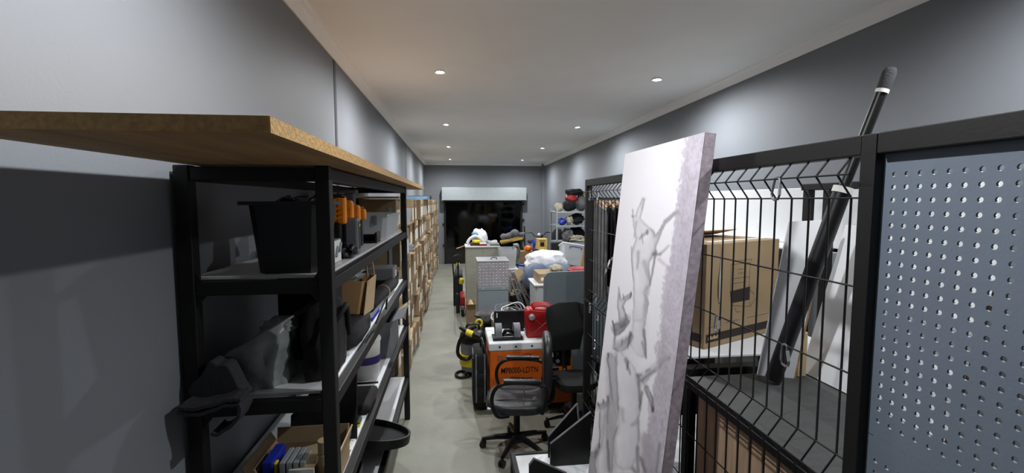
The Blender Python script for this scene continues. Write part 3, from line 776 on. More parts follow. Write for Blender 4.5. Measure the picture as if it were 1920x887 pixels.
for a, b in (((.77, jy0 - .002, zt + .05), (.97, jy0 - .002, zt + .21)), ((.77, jy0 - .002, zt + .21), (.97, jy0 - .002, zt + .05))): g.tube([a, b], .008, 6)
g.out('pressed_cross', M['red'], t, True)

# black bracket tool on the lid
t = thing('roof_bracket', 'black plastic carrier frame with two grey arched straps on the generator', 'carrier frame', (.5, 4.45, .715))
g = G()
for a, b in (((.36, 4.37, .715), (.66, 4.41, .745)), ((.36, 4.52, .715), (.66, 4.56, .735)), ((.36, 4.41, .715), (.40, 4.52, .735)), ((.62, 4.41, .715), (.66, 4.52, .735))): g.box(a, b, 0, .004)
g.out('frame', M['blackp'], t)
for x in (.42, .605):
    sheet('strap', spline([(x, 4.385, .745), (x, 4.40, .83), (x, 4.46, .865), (x, 4.53, .83), (x, 4.545, .735)], 5), (1, 0, 0), .032, .012, M['grayp'], t)
tube('clamp', spline([(.47, 4.46, .745), (.50, 4.44, .80), (.56, 4.46, .775), (.59, 4.47, .735)]), .02, M['blackp'], t, 10)
t = thing('flat_screen', 'black flat screen panel standing behind the generator tools', 'screen', (.6, 4.75, .715))
box('panel', (.40, 4.72, .735), (.83, 4.75, .93), M['blackp'], t, bev=.006)
box('foot', (.52, 4.68, .715), (.72, 4.80, .735), M['blackp'], t)
box('sticker', (.425, 4.718, .86), (.437, 4.7205, .91), M['paper'], t, bev=0)
# black trolley case left of the generator
t = thing('black_trolley_case', 'black soft trolley case leaning beside the orange generator', 'trolley case', (.22, 4.5, 0))
G().box((.16, 4.36, .03), (.305, 4.74, .60), 0, .04).out('case', M['clothd'], t, True, 60)
tube('pull_handle', spline([(.27, 4.40, .58), (.265, 4.40, .66), (.26, 4.45, .70), (.255, 4.55, .70), (.25, 4.6, .66), (.25, 4.6, .58)]), .011, M['blackp'], t)
G().box((.172, 4.335, .10), (.292, 4.36, .40), 0, .02).out('front_pocket', M['clothd'], t, True)
for x_ in (.19, .275): tube('strap', spline([(x_, 4.352, .59), (x_, 4.345, .45), (x_, 4.33, .38), (x_, 4.33, .12)]), .008, M['grayp'], t, 6)
tube('zip', spline([(.165, 4.375, .55), (.165, 4.50, .58), (.165, 4.66, .55), (.163, 4.72, .3)]), .005, M['grayp'], t, 6)
for y in (4.42, 4.68): G().lathe([(.03, -.012), (.03, .012)], (.24, y, .03), 14, 0, Matrix.Rotation(R(90), 3, 'Y')).out('wheel', M['blackp'], t, True)
# vacuum cleaner
vx, vy = .20, 5.42
t = thing('vacuum_cleaner', 'grey and yellow drum vacuum cleaner with black hose beside the generator', 'vacuum cleaner', (vx, vy, 0))
G().lathe([(.12, .05), (.14, .06), (.15, .36), (.155, .38), (.155, .40)], (vx, vy, 0), 28).out('drum', M['grayp'], t, True)
G().lathe([(.16, .40), (.165, .44), (.15, .50), (.10, .54), (.04, .55)], (vx, vy, 0), 28).out('motor_head', M['blackp'], t, True)
G().lathe([(.157, .12), (.162, .14), (.162, .24), (.157, .26)], (vx, vy, 0), 28).out('yellow_band', M['yellow'], t, True)
tube('carry_handle', spline([(vx - .08, vy, .52), (vx - .06, vy, .60), (vx + .06, vy, .60), (vx + .08, vy, .52)]), .014, M['blackp'], t)
hz = [pY(*q, 5.2) for q in [(893, 655), (880, 672), (866, 672), (858, 660), (864, 635), (882, 618), (893, 612)]]
tube('hose', spline(hz, 6), .021, M['blackp'], t, 10)
nz = tube('nozzle', [pY(862, 614, 5.2), pY(878, 622, 5.15), pY(900, 632, 5.1)], [.018, .035, .03], M['blackp'], t, 10)
tube('nozzle_band', [pY(874, 622, 5.12), pY(886, 627, 5.1)], [.035, .036], M['yellow'], t, 10)
for a in range(4): G().lathe([(.03, -.012), (.03, .012)], (vx + .12 * math.cos(a * 1.57 + .7), vy + .12 * math.sin(a * 1.57 + .7), .03), 12, 0, Matrix.Rotation(R(90), 3, 'Y')).out('castor', M['blackp'], t, True)
t = thing('floor_nozzle', 'flat oval black hose loop lying on the concrete beside the vacuum', 'hose', (.05, 5.2, 0))
tube('loop', [(pZ(868, 690, 0).x + .09 * math.cos(a), 5.35 + .11 * math.sin(a), .016) for a in [i * math.pi / 12 for i in range(24)]], .016, M['blackp'], t, 8, True)
# tape roll + cloth heap behind the vacuum
t = thing('grinder_heap', 'dark work jacket heaped over a low stand behind the vacuum', 'jacket', (.33, 5.55, 0))
box('stand', (.36, 5.74, 0), (.62, 5.97, .52), M['blackm'], t)
G().blob((.42, 5.80, .60), (.16, .13, .10), .4, 2.4, 61).out('jacket', M['clothg'], t, True, 60)
t = thing('tape_roll', 'pale yellow tape roll standing against the heaped jacket', 'tape roll', (.36, 5.5, .5))
pt = pY(898, 606, 5.55)
tube('roll', [pt + Vector((.038 * math.cos(a), -.0, .045 * math.sin(a))) for a in [i * math.pi / 10 for i in range(20)]], .013, M['yellow'], t, 8, True)
# crate of coiled cable
t = thing('cable_crate', 'low wooden crate holding coils of white cable', 'crate', (.72, 5.35, 0))
v, f = tapered(.68, 5.42, 0, .66, .42, .5, .48, .56, .012); put('crate', v, f, M['cab'], t)
rr = random.Random(8)
t = thing('white_cable_coil', 'tangled coils of white electric cable heaped in the low crate', 'cable', (.72, 5.42, .6))
for k in range(7):
    cx, cy, r0 = .72 + rr.uniform(-.10, .10), 5.38 + rr.uniform(-.06, .06), rr.uniform(.12, .2)
    tl = rr.uniform(-.35, .35)
    tube('coil', [(cx + r0 * math.cos(a) * 1.1, cy + r0 * math.sin(a), .70 + .012 * k + r0 * math.sin(a) * (.25 + tl) + .02 * math.sin(3 * a + k)) for a in [i * 2 * math.pi / 22 for i in range(22)]], .006, M['paper'] if k % 2 else M['grayp'], t, 6, True)
box('core', (.53, 5.25, .5), (.83, 5.6, .66), M['cardd'], t)

# ================================================================== STACKED BOXES IN THE MIDDLE
bx0, bx1, by = .29, .71, 6.0
t = thing('steel_chest', 'plain grey painted steel chest under the chequer plate toolbox', 'chest', (.5, 6.2, 0))
box('body', (bx0 + .005, by, 0), (bx1 - .005, by + .45, .90), M['gsteel'], t, bev=.006)
box('rim', (bx0, by - .006, .90), (bx1, by + .456, .95), M['gsteel'], t, bev=.005)
for x in (.36, .64): box('rivet_plate', (x - .015, by - .008, .915), (x + .015, by - .005, .935), M['galv'], t, bev=.001)
t = thing('chequer_toolbox', 'aluminium chequer plate toolbox stacked on the grey chest', 'toolbox', (.5, 6.2, .95))
box('body', (bx0, by, .95), (bx1, by + .42, 1.29), M['alu'], t, bev=.005)
lid = box('lid', (bx0 - .006, by - .008, 1.285), (bx1 + .006, by + .428, 1.302), M['alu'], t, bev=.004)
tube('lid_handle', spline([(.48, by + .12, 1.302), (.49, by + .12, 1.325), (.55, by + .13, 1.325), (.56, by + .13, 1.302)]), .006, M['blackp'], lid)
g = G()
for i in range(9):
    for j in range(8):
        x = bx0 + .03 + i * .045; z = .975 + j * .04
        s = 1 if (i + j) % 2 else -1
        d = Vector((.017, 0, .015 * s)); u = Vector((-.005 * s, 0, .005))
        c = Vector((x, by - .0005, z))
        pk = [c - d, c + u, c + d, c - u]
        n0 = len(g.v); g.v += pk + [c + Vector((0, -.0022, 0))]; g.f += [(n0 + k, n0 + (k + 1) % 4, n0 + 4) for k in range(4)]; g.m += [0] * 4
tr = g.out('tread_pattern', M['alu'], t); tr['kind'] = 'stuff'
# tall beige cabinet
cy = 7.9
t = thing('beige_cabinet', 'tall beige two door cabinet standing in the middle of the clutter', 'cabinet', (.48, 8.15, 0))
box('body', (.178, cy + .018, 0), (.772, cy + .48, 1.285), M['cab'], t)
for a, b in ((.180, .4735), (.4765, .770)):
    d = box('door', (a, cy, .05), (b, cy + .018, 1.27), M['cab'], t, bev=.003)
box('top', (.168, cy - .008, 1.285), (.782, cy + .49, 1.308), M['white'], t, bev=.004)
# objects on the cabinet
zc = 1.308
t = thing('white_hose', 'white corrugated hose arching over the cabinet top', 'hose', (.27, 8.05, zc))
tube('hose', spline([pY(876, 456, 8.0), pY(881, 448, 8.0), pY(890, 443, 8.0), pY(899, 446, 8.05), pY(906, 452, 8.1)]), .026, M['bagw'], t, 12)
t = thing('carrier_bag', 'white and blue plastic carrier bag bulging on the cabinet top', 'carrier bag', (.44, 8.15, zc))
G().blob((.44, 8.18, zc + .13), (.13, .12, .15), .35, 2.2, 71, floor=zc, ridge=True).out('bag', M['bagw'], t, True, 60)
G().blob((.35, 8.10, zc + .19), (.06, .06, .06), .3, 2, 72).out('printed_side', M['bluel'], t, True, 60)
t = thing('yellow_glove', 'yellow work glove on top of the cabinet', 'glove', (.37, 7.97, zc))
G().blob((.37, 7.99, zc + .075), (.07, .05, .03), .4, 3, 73).out('glove', M['yellow'], t, True, 60)
box('packet_under', (.26, 7.96, zc), (.42, 8.1, zc + .05), mat('maroon', (.28, .12, .12), .6), t)
t = thing('red_carton', 'small red and white carton on the cabinet top', 'carton', (.45, 7.93, zc))
box('carton', (.42, 7.91, zc), (.54, 8.05, zc + .035), M['redd'], t); box('white_top', (.42, 7.91, zc + .035), (.54, 8.05, zc + .05), M['paper'], t)
t = thing('flat_instrument', 'flat grey instrument case lying on the cabinet edge', 'case', (.6, 7.98, zc))
box('case', (.53, 7.895, zc), (.77, 8.2, zc + .04), M['grayp'], t, bev=.006); box('plate', (.55, 7.8935, zc + .008), (.60, 7.896, zc + .032), M['paper'], t, bev=0)
t = thing('white_wire_heap', 'loose white cable loops on the grey instrument case', 'cable', (.65, 8.05, zc + .04))
for k in range(3): tube('loop', [(.65 + (.07 + .01 * k) * math.cos(a), 8.05 + .06 * math.sin(a), zc + .047 + .012 * k + .015 * math.sin(2 * a)) for a in [i * math.pi / 10 for i in range(20)]], .006, M['paper'], t, 6, True)
t = tube('thin_lath', [(.02, 8.1, 1.25), (.30, 8.2, 1.335)], .009, M['cardl'], None, 6); tag(t, 'thin pale lath sticking out past the cabinet side', 'lath')

# hand truck and red machine left of the cabinet
t = thing('floor_jack', 'red trolley jack with black lever and wheel beside the cabinet', 'trolley jack', (.08, 8.3, 0))
box('body', (.08, 8.2, .12), (.165, 8.7, .36), M['red'], t, bev=.02)
tube('lever', [(.04, 8.25, .25), (.045, 8.22, 1.05)], .014, M['blackp'], t)
G().box((.0, 8.18, .05), (.07, 8.24, .42), 0, .012).out('fender', M['blackp'], t, True)
for y in (8.2, 8.62): G().lathe([(.05, -.025), (.11, -.025), (.11, .025), (.05, .025)], (.12, y, .11), 20, 0, Matrix.Rotation(R(90), 3, 'Y')).out('wheel', M['blackp'], t, True)
G().blob((.10, 8.35, .62), (.05, .06, .06), .3, 2, 81).out('oil_can', M['yellow'], t, True)
t = thing('small_engine', 'small engine with yellow cap behind the floor jack', 'engine', (.0, 9.2, 0))
box('frame', (-.05, 9.0, 0), (.14, 9.5, .62), M['blackm'], t, bev=.02)
G().lathe([(.07, 0), (.08, .08), (.05, .16), (.02, .2)], (.06, 9.15, .62), 16).out('head', M['grayp'], t, True)
box('yellow_cap', (.02, 9.05, .80), (.08, 9.12, .86), M['yellow'], t, bev=.01)
tube('guard_rail', spline([(-.04, 9.02, .6), (-.05, 9.02, .95), (.05, 9.05, 1.02), (.15, 9.1, .95)]), .013, M['blackp'], t)
tc = carton('torn_carton', 'torn brown carton lying in front of the beige cabinet', (.165, 7.0, 0), (.31, 7.4, .46), M['card'], [('y', 25, .1), ('x', 75, .08)])
G().blob((.235, 7.2, .40), (.055, .15, .10), .4, 3, 91).out('paper_filling', M['cardl'], tc, True, 60)

# metal rods leaning
rr = random.Random(21)
for k in range(9):
    yy = 6.06 + .03 * k
    a = pY(956 + rr.uniform(0, 14), 520 + rr.uniform(-8, 12), yy); b = pY(980 + k * 5.0 + rr.uniform(-3, 3), 588, yy)
    a.x = max(a.x, .735); d = b - a
    foot = a + d * ((a.z - .012) / (a.z - b.z)); a = a - d * rr.uniform(.02, .12)
    o = tube('steel_rod', [a, foot], .007 + .004 * (k % 3 == 0), M['chrome'], None, 8)
    tag(o, 'bright steel rod in the bundle leaning on the toolbox', 'rod', 'steel rods leaning in a bundle')

# clear tub on a crate right of cabinet
ty = 7.4
t = thing('clear_tub', 'frosted clear plastic tub filled with papers beside the cabinet', 'tub', (.83, 7.6, .95))
v, f = tapered(.875, 7.65, .97, 1.30, .24, .38, .29, .42); put('body', v, f, M['clearp'], t)
box('filling', (.775, 7.5, .985), (.975, 7.8, 1.22), M['clothg'], t, bev=.01)
t = thing('clear_crate', 'larger frosted storage crate under the clear tub', 'crate', (.88, 7.6, 0))
v, f = tapered(.88, 7.66, 0, .95, .26, .42, .30, .46); put('body', v, f, M['clearp'], t)
box('lid', (.72, 7.42, .95), (1.04, 7.9, .97), M['white'], t)
box('filling', (.78, 7.5, .01), (.98, 7.82, .85), M['clothg'], t, bev=.01)
for k, (a, b) in enumerate((((938, 455), (978, 446)), ((940, 458), (980, 449)))):
    p, q = pY(*a, 7.7 + .12 * k), pY(*b, 7.9 + .12 * k)
    o = G().prism([p, q, q + Vector((0, 0, .03)), p + Vector((0, 0, .03))], (0, .06, 0)).out('yellow_plank', M['ywood']); tag(o, 'narrow yellow timber plank lying across the clear tub', 'plank', 'yellow planks across the tub')
t = thing('wrapped_roll', 'lumpy grey wrapped roll lying on the yellow planks', 'roll', (.98, 7.8, 1.4))
tube('roll', spline([pY(939, 446, 7.8), pY(946, 443, 7.8), pY(952, 443, 7.82), pY(960, 439, 7.82), pY(968, 437, 7.85), pY(972, 440, 7.86), pY(983, 438, 7.9)], 4), [.035, .04, .05, .055, .05, .04, .045, .05, .055, .06, .05, .045, .055, .065, .07, .07, .06, .05, .045, .04, .035, .035, .035, .03, .03][:25], M['clothg'], t, 12)
t = thing('brown_hose_coil', 'coil of brown hose hanging beside the clear tub', 'hose', (1.06, 7.8, .9))
cc = pY(968, 474, 7.9)
box('stand', (cc.x - .02, 7.93, 0), (cc.x + .06, 8.2, 1.32), M['gsteel'], t)
for k in range(3): tube('coil', [cc + Vector((.06 * math.cos(a), -.02 * k, .12 * math.sin(a))) for a in [i * math.pi / 12 for i in range(24)]], .012, M['cardd'], t, 8, True)
t = thing('green_crate', 'dark green plastic crate behind the steel rods', 'crate', (1.2, 7.7, 0))
v, f = tapered(1.24, 7.65, .62, .98, .34, .5, .38, .55); put('body', v, f, M['green'], t)
box('stand', (1.09, 7.45, 0), (1.38, 7.9, .62), M['blackm'], t)
blob('contents', (1.24, 7.65, .98), (.15, .2, .06), M['clothd'], t, seed=17, amp=.4)
t = thing('blue_lid_jar', 'clear jar with a blue screw lid among the rods', 'jar', (1.12, 7.1, 0))
jp = pY(979, 497, 7.1)
box('box_under', (jp.x - .14, 7.0, 0), (jp.x + .12, 7.3, jp.z - .14), M['redd'], t)
G().lathe([(.055, 0), (.055, .11), (.045, .12)], (jp.x, 7.12, jp.z - .14), 18).out('jar', M['clearp'], t, True)
G().lathe([(.052, 0), (.052, .03)], (jp.x, 7.12, jp.z - .02), 18).out('blue_lid', M['blue'], t, True)
t = thing('kraft_offcut', 'torn kraft carton pieces beside the steel rods', 'carton', (1.05, 6.6, 0))
kp = pY(972, 516, 6.8)
box('pile', (kp.x - .1, 6.83, 0), (kp.x + .12, 6.98, kp.z - .08), M['cardd'], t)
prism('torn_flap', [kp + Vector(q) for q in ((-.09, 0, .05), (.02, 0, .10), (.09, -.02, .0), (.02, -.02, -.10))], (0, .006, .003), M['cardl'], t)
# junk bed in between
t = thing('dark_toolbox', 'dark toolbox full of fittings among the rods', 'toolbox', (.94, 6.62, 0))
v, f = tapered(.94, 6.62, 0, .72, .28, .3, .32, .34); put('body', v, f, M['blackm'], t)
blob('fittings', (.94, 6.62, .70), (.13, .14, .08), mat('brassy', (.50, .44, .28), .6, var=.4, scale=30), t, seed=19, amp=.5, freq=6)

# grey folding table standing on edge
t = thing('folding_table', 'grey plastic folding table standing on edge behind the mesh chair', 'folding table', (1.4, 5.0, 0))
ol = [(.995, 0), (2.0, 0), (2.0, 1.31), (1.07, 1.29), (1.03, 1.275), (1.003, 1.24), (.995, 1.20)]
g = G(); g.prism([(x, 5.0, z) for x, z in ol], (0, .045, 0)); g.out('table_top', M['gtable'], t)
g = G(); g.prism([(1.02 + (x - .995) * .97, 4.997, .02 + z * .965) for x, z in ol], (0, .004, 0)); g.out('raised_panel', M['gtable'], t)
tube('folded_leg', [(1.12, 5.07, .1), (1.12, 5.07, 1.15)], .014, M['gsteel'], t)
tube('folded_leg', [(1.85, 5.07, .1), (1.85, 5.07, 1.15)], .014, M['gsteel'], t)
# tub + carton behind the table
t = thing('white_tub_crate', 'frosted tub standing behind the grey table edge', 'tub', (1.15, 5.6, 0))
v, f = tapered(1.16, 5.6, 0, 1.06, .36, .4, .40, .46); put('body', v, f, M['clearp'], t)
box('filling', (1.03, 5.45, .01), (1.30, 5.75, .95), M['clothg'], t, bev=.01)
box('lid', (.945, 5.36, 1.06), (1.375, 5.84, 1.085), M['white'], t, bev=.006)
t = thing('flat_carton', 'flat brown carton lying on the frosted tub', 'carton', (1.2, 5.6, 1.085))
box('carton', (1.01, 5.42, 1.085), (1.34, 5.8, 1.205), M['card'], t)
box('label_sheet', (1.04, 5.418, 1.12), (1.12, 5.42, 1.16), M['paper'], t, bev=0)
# blue-grey duvet, white sack, clear box
t = thing('heap_base', 'low stack of dark crates under the bags', 'crates', (1.5, 6.9, 0))
box('crate', (1.12, 6.45, 0), (1.9, 6.95, .82), M['blackm'], t, bev=.01)
box('crate', (1.46, 7.0, 0), (2.1, 7.55, .84), M['gtable'], t, bev=.01)
t = thing('blue_grey_bedding', 'blue grey bedding bundle slumped over the crates', 'bedding', (1.3, 6.5, .8))
G().blob((1.16, 6.45, 1.0), (.20, .22, .20), .25, 2, 101, floor=.825).out('roll', M['bagb'], t, True, 60)
G().blob((1.45, 6.5, 1.02), (.30, .2, .16), .3, 2, 102, floor=.825).out('fold', M['bagb'], t, True, 60)
t = thing('white_sack', 'big white plastic sack lying on top of the crates', 'sack', (1.45, 7.0, 1.0))
pts = [(988, 470), (1046, 466), (1063, 500), (1035, 505), (1010, 512), (995, 500)]
G().blob((1.43, 7.05, 1.10), (.34, .30, .22), .17, 1.7, 107, boxy=.3, sub=5, floor=.845).out('sack', M['bagw'], t, True, 60)
t = thing('clear_storage_box', 'frosted storage box with lilac handle tilted on the heap', 'storage box', (1.85, 7.15, 1.0), rot=(R(-12), R(9), R(-6)), local=True)
v, f = tapered(.0, .0, -.02, .30, .36, .36, .42, .42); put('body', v, f, M['clearp'], t)
box('lid', (-.225, -.225, .30), (.225, .225, .325), M['white'], t, bev=.01)
box('filling', (-.16, -.17, 0), (.16, .16, .22), M['bagb'], t, bev=.02)
tube('lilac_handle', spline([(-.09, -.215, .24), (-.085, -.225, .275), (.085, -.225, .275), (.09, -.215, .24)]), .008, mat('lilac', (.50, .46, .70), .5), t)
t.location = (1.87, 7.15, 1.06)
t = thing('red_cloth', 'red folded cloth poking up behind the grey table', 'cloth', (1.6, 5.8, 0))
box('stack', (1.45, 5.65, 0), (1.85, 5.95, 1.14), M['cardd'], t)
G().blob((1.64, 5.8, 1.18), (.17, .12, .05), .3, 2.5, 111).out('cloth', M['redd'], t, True, 60)
t = thing('grey_glove', 'grey knitted hat lying at the edge of the bedding', 'hat', (1.27, 5.6, 1.206))
G().blob((1.27, 5.6, 1.245), (.09, .08, .05), .3, 2.5, 113).out('hat', M['clothb'], t, True, 60)
o = box('copper_lath', (0, 0, 0), (.03, .02, .75), M['hang'], None, mtx=Matrix.Translation((1.93, 6.9, .84)) @ Matrix.Rotation(R(10), 4, 'Y')); tag(o, 'reddish brown lath leaning by the storage box', 'lath')

# yellow framed box, orange bits, motorbike
t = thing('yellow_framed_box', 'cream and yellow framed speaker box on the heap', 'box', (1.65, 9.0, 0))
c = pY(1017, 468, 9.0); w = .10
box('stand', (c.x - .15, 9.0, 0), (c.x + .15, 9.3, c.z), M['blackm'], t)
box('back', (c.x - w, 9.02, c.z), (c.x + w, 9.2, c.z + .22), M['ywood'], t)
for a in ((-w, 0, w, .035), (-w, .185, w, .22), (-w, .035, -w + .035, .185), (w - .035, .035, w, .185)): box('frame_bar', (c.x + a[0], 9.0, c.z + a[1]), (c.x + a[2], 9.02, c.z + a[3]), M['ywood'], t)
box('grille', (c.x - .04, 9.005, c.z + .07), (c.x + .04, 9.02, c.z + .15), M['blackm'], t)
t = thing('orange_drill', 'small orange tool lying on a brown box at the back', 'tool', (1.5, 10, 0))
c = pY(991, 470, 9.6)
box('brown_box', (c.x - .18, 9.6, 0), (c.x + .12, 9.9, c.z - .02), M['cardd'], t)
G().blob((c.x, 9.68, c.z + .04), (.09, .07, .06), .3, 2, 121).out('body', M['orange'], t, True, 60)
t = thing('scrap_bundle', 'bundle of grey scrap pipes leaning near the doorway', 'pipes', (1.35, 10.2, 0))
for k in range(7):
    tube('pipe', [(1.25 + .09 * k, 10.3, 0), (1.30 + .075 * k + .05 * (k % 3), 10.35, .85 + .09 * ((k * 3) % 4))], .022, M['gsteel'] if k % 2 else M['blackp'], t, 8)
mx, my = 2.2, 11.6
t = thing('dirt_bike', 'blue dirt motorbike parked against the back wall', 'motorbike', (mx, my, 0))
for y in (my - .05, my + 1.25):
    w = tube('wheel', [(mx, y + .30 * math.cos(a), .33 + .30 * math.sin(a)) for a in [i * math.pi / 14 for i in range(28)]], .045, M['blackp'], t, 8, True)
    g = G()
    for k in range(6):
        a = k * math.pi / 6; g.tube([(mx, y + .27 * math.cos(a), .33 + .27 * math.sin(a)), (mx, y - .27 * math.cos(a), .33 - .27 * math.sin(a))], .004, 5)
    g.out('spokes', M['chrome'], w)
for s in (-1, 1): tube('fork_leg', [(mx + s * .09, my - .05, .33), (mx + s * .09, my + .18, 1.12)], .026, M['chrome'], t)
G().blob((mx, my - .02, .80), (.10, .26, .06), .1, 2, 131).out('front_fender', M['blue'], t, True, 60)
box('number_plate', (mx - .12, my + .05, .92), (mx + .12, my + .08, 1.14), M['blue'], t, bev=.02)
tube('handlebar', spline([(mx - .38, my + .30, 1.24), (mx - .2, my + .24, 1.26), (mx - .1, my + .2, 1.16), (mx + .1, my + .2, 1.16), (mx + .2, my + .24, 1.26), (mx + .40, my + .30, 1.24)]), .013, M['blackp'], t)
G().blob((mx, my + .55, .92), (.15, .3, .16), .1, 2, 132).out('tank', M['blue'], t, True, 60)
G().box((mx - .12, my + .7, .88), (mx + .12, my + 1.4, .96), 0, .03).out('saddle', M['blackm'], t, True)
box('engine', (mx - .15, my + .4, .3), (mx + .15, my + .85, .72), M['gsteel'], t, bev=.04)
G().lathe([(.07, 0), (.08, .05), (.02, .07)], (mx, my + .10, 1.18), 16, 0, Matrix.Rotation(R(90), 3, 'X')).out('headlamp', M['chrome'], t, True)
t = thing('draped_jacket', 'dark grey jacket draped over a stand beside the dirt bike', 'jacket', (2.55, 11.3, 0))
tube('stand', [(2.60, 11.3, 0), (2.60, 11.3, 1.3)], .02, M['blackp'], t)
G().blob((2.60, 11.3, .98), (.20, .16, .42), .2, 2, 135).out('jacket', M['clothd'], t, True, 60)
t = thing('dark_stick', 'dark upright pole standing beside the dirt bike', 'pole', (1.88, 11.9, 0))
tube('pole', [(1.86, 11.9, 0), (1.84, 12.0, 1.42)], .018, M['blackp'], t)
o = blob('white_helmet', (1.86, 8.02, 1.075), (.12, .10, .12), M['bagw'], None, amp=.05, seed=3); tag(o, 'round white cushion behind the tilted storage box', 'cushion')
o.data.materials[0] = M['bagw']

# steel rack on the right with bags
qx0, qx1, qy0, qy1 = 2.05, 2.72, 9.0, 9.6
t = thing('chrome_rack', 'grey metal rack loaded with bags and coats by the right wall', 'rack', (2.4, 9.3, 0))
for x in (qx0, qx1):
    for y in (qy0, qy1): tube('post', [(x, y, 0), (x, y, 1.93)], .02, M['galv'], t)
RL = [.35, .85, 1.25, 1.60, 1.88]
for z in RL:
    box('shelf', (qx0 - .02, qy0 - .02, z - .03), (qx1 + .02, qy1 + .02, z), M['galv'], t)
rr = random.Random(31)
def heap(name, label, cat, x, y, z, rad, m, seed, amp=.3):
    o = blob(name, (x, y, z + rad[2] * .75), rad, M[m], None, seed=seed, amp=amp, floor=z + .001); return tag(o, label, cat)
def hp(name, label, cat, x0, x1, y0, y1, z, m, seed, amp=.25, Y=9.22, ry=.17, boxy=0.0):
    a, b = pY(x0, y1, Y), pY(x1, y0, Y)
    c = ((a.x + b.x) / 2, Y, (z + b.z) / 2); r = ((b.x - a.x) / 2, ry, max(.02, (b.z - z) / 2))
    o = G().blob(c, r, amp, 2.6, seed, boxy, 3, z + .001).out(name, M[m], None, True, 60); return tag(o, label, cat)
hp('olive_holdall', 'dark olive holdall slumped on the top shelf of the grey rack', 'holdall', 1054, 1080, 374, 398, 1.882, 'clothd', 201, .2)
hp('charcoal_holdall', 'charcoal holdall at the wall end of the top rack shelf', 'holdall', 1078, 1100, 366, 398, 1.882, 'clothg', 202, .2, 9.34)
heap('pale_green_bag', 'pale green bag hanging over the rack top corner', 'bag', 2.10, 9.1, 1.88, (.09, .12, .10), 'clothb', 203)
o = hp('red_jacket', 'red jacket folded over the olive holdall on the rack', 'jacket', 1060, 1082, 364, 380, 2.06, 'redd', 204, .3, 9.25, .12)
hp('black_tarpaulin', 'black folded tarpaulin lying on top of the red jacket', 'tarpaulin', 1060, 1094, 354, 370, 2.20, 'clothd', 205, .35, 9.28, .14)
o = box('brown_carton_top', (2.62, 9.3, 2.205), (2.78, 9.5, 2.30), M['card'], None); tag(o, 'small brown carton on the charcoal holdall', 'carton')
hp('black_coat', 'crumpled black coat filling the second rack shelf', 'coat', 1068, 1094, 400, 424, 1.602, 'clothd', 206, .3)
hp('white_trainers', 'white and grey trainers on the second rack shelf', 'shoes', 1060, 1074, 405, 424, 1.602, 'clothb', 207, .45, 9.1, .1)
hp('blue_shoe_bag', 'blue shoe bag poking out of the second rack shelf', 'bag', 1046, 1061, 409, 424, 1.602, 'blue', 208, .3, 9.08, .1)
hp('black_fleece', 'black fleece bundle at the back of the third rack shelf', 'clothes', 1062, 1096, 426, 456, 1.252, 'clothd', 209, .25, 9.36)
hp('khaki_bundle', 'grey khaki clothes bundle on the third rack shelf', 'clothes', 1054, 1074, 428, 458, 1.252, 'clothg', 210, .4, 9.12, .11)
hp('pale_rags', 'pale rags heaped at the front of the third rack shelf', 'rags', 1066, 1094, 440, 458, 1.252, 'clothb', 211, .5, 9.07, .08)
hp('black_sack', 'black sack on the fourth shelf of the grey rack', 'sack', 1048, 1090, 462, 492, .852, 'clothd', 212, .2)
o = box('open_black_case', (1.78, 8.2, .951), (2.12, 8.36, 1.33), M['blackm'], None, bev=.02); tag(o, 'black open case lid standing before the grey rack', 'case')
o = box('case_stand', (1.72, 7.92, 0), (2.2, 8.45, .95), M['cardd'], None, bev=.01); tag(o, 'large brown carton under the black case lid', 'carton')

# ================================================================== MESH PARTITION
FX = 1.0
t = thing('mesh_partition', 'black framed welded mesh partition panel beside the tall canvas', 'mesh partition', (FX + .02, 2.2, 0))
for a, b in ((.98, 1.022), (3.385, 3.43)):
    box('post', (FX, a, 0), (FX + .045, b, 2.262), M['black'], t, bev=.003)
box('beam', (FX, 1.022, 2.212), (FX + .045, 3.385, 2.262), M['black'], t, bev=.003)
box('beam', (FX, 1.022, .05), (FX + .045, 3.385, .10), M['black'], t, bev=.003)
wx = FX + .022; VD = .044
prof = [(wx, 2.222), (wx - VD, 2.166), (wx, 2.107), (wx, 1.415), (wx - VD, 1.357), (wx, 1.30), (wx, .61), (wx - VD, .55), (wx, .49), (wx, .09)]
w0 = None
g = G()
g.tube([(x, 0, z) for x, z in prof], .0031, 6)
y = 1.063; k = 0
while y < 3.37:
    if w0 is None:
        w0 = put('wire', g.v, g.f, M['black'], None, True, 60); w0.parent = t; w0.location = (0, 0, 0)
        me = w0.data
        for v in me.vertices: v.co = g.v[v.index] - Vector((FX + .02, 0, 0))
        w0.location = (0, y - 2.2, 0)
    else:
        c = w0.copy(); COL.objects.link(c); c.parent = t; c.location = (0, y - 2.2, 0)
    y += .070
for x, z in [(wx - VD - .004, 2.166), (wx - .004, 2.107), (wx - .004, 1.88), (wx - .004, 1.65), (wx - .004, 1.415), (wx - VD - .004, 1.357), (wx - .004, 1.30), (wx - .004, 1.07), (wx - .004, .84), (wx - .004, .61), (wx - VD - .004, .55), (wx - .004, .49), (wx - .004, .27)]:
    tube('cross_wire', [(x, 1.022, z), (x, 3.385, z)], .0027, M['black'], t, 6)
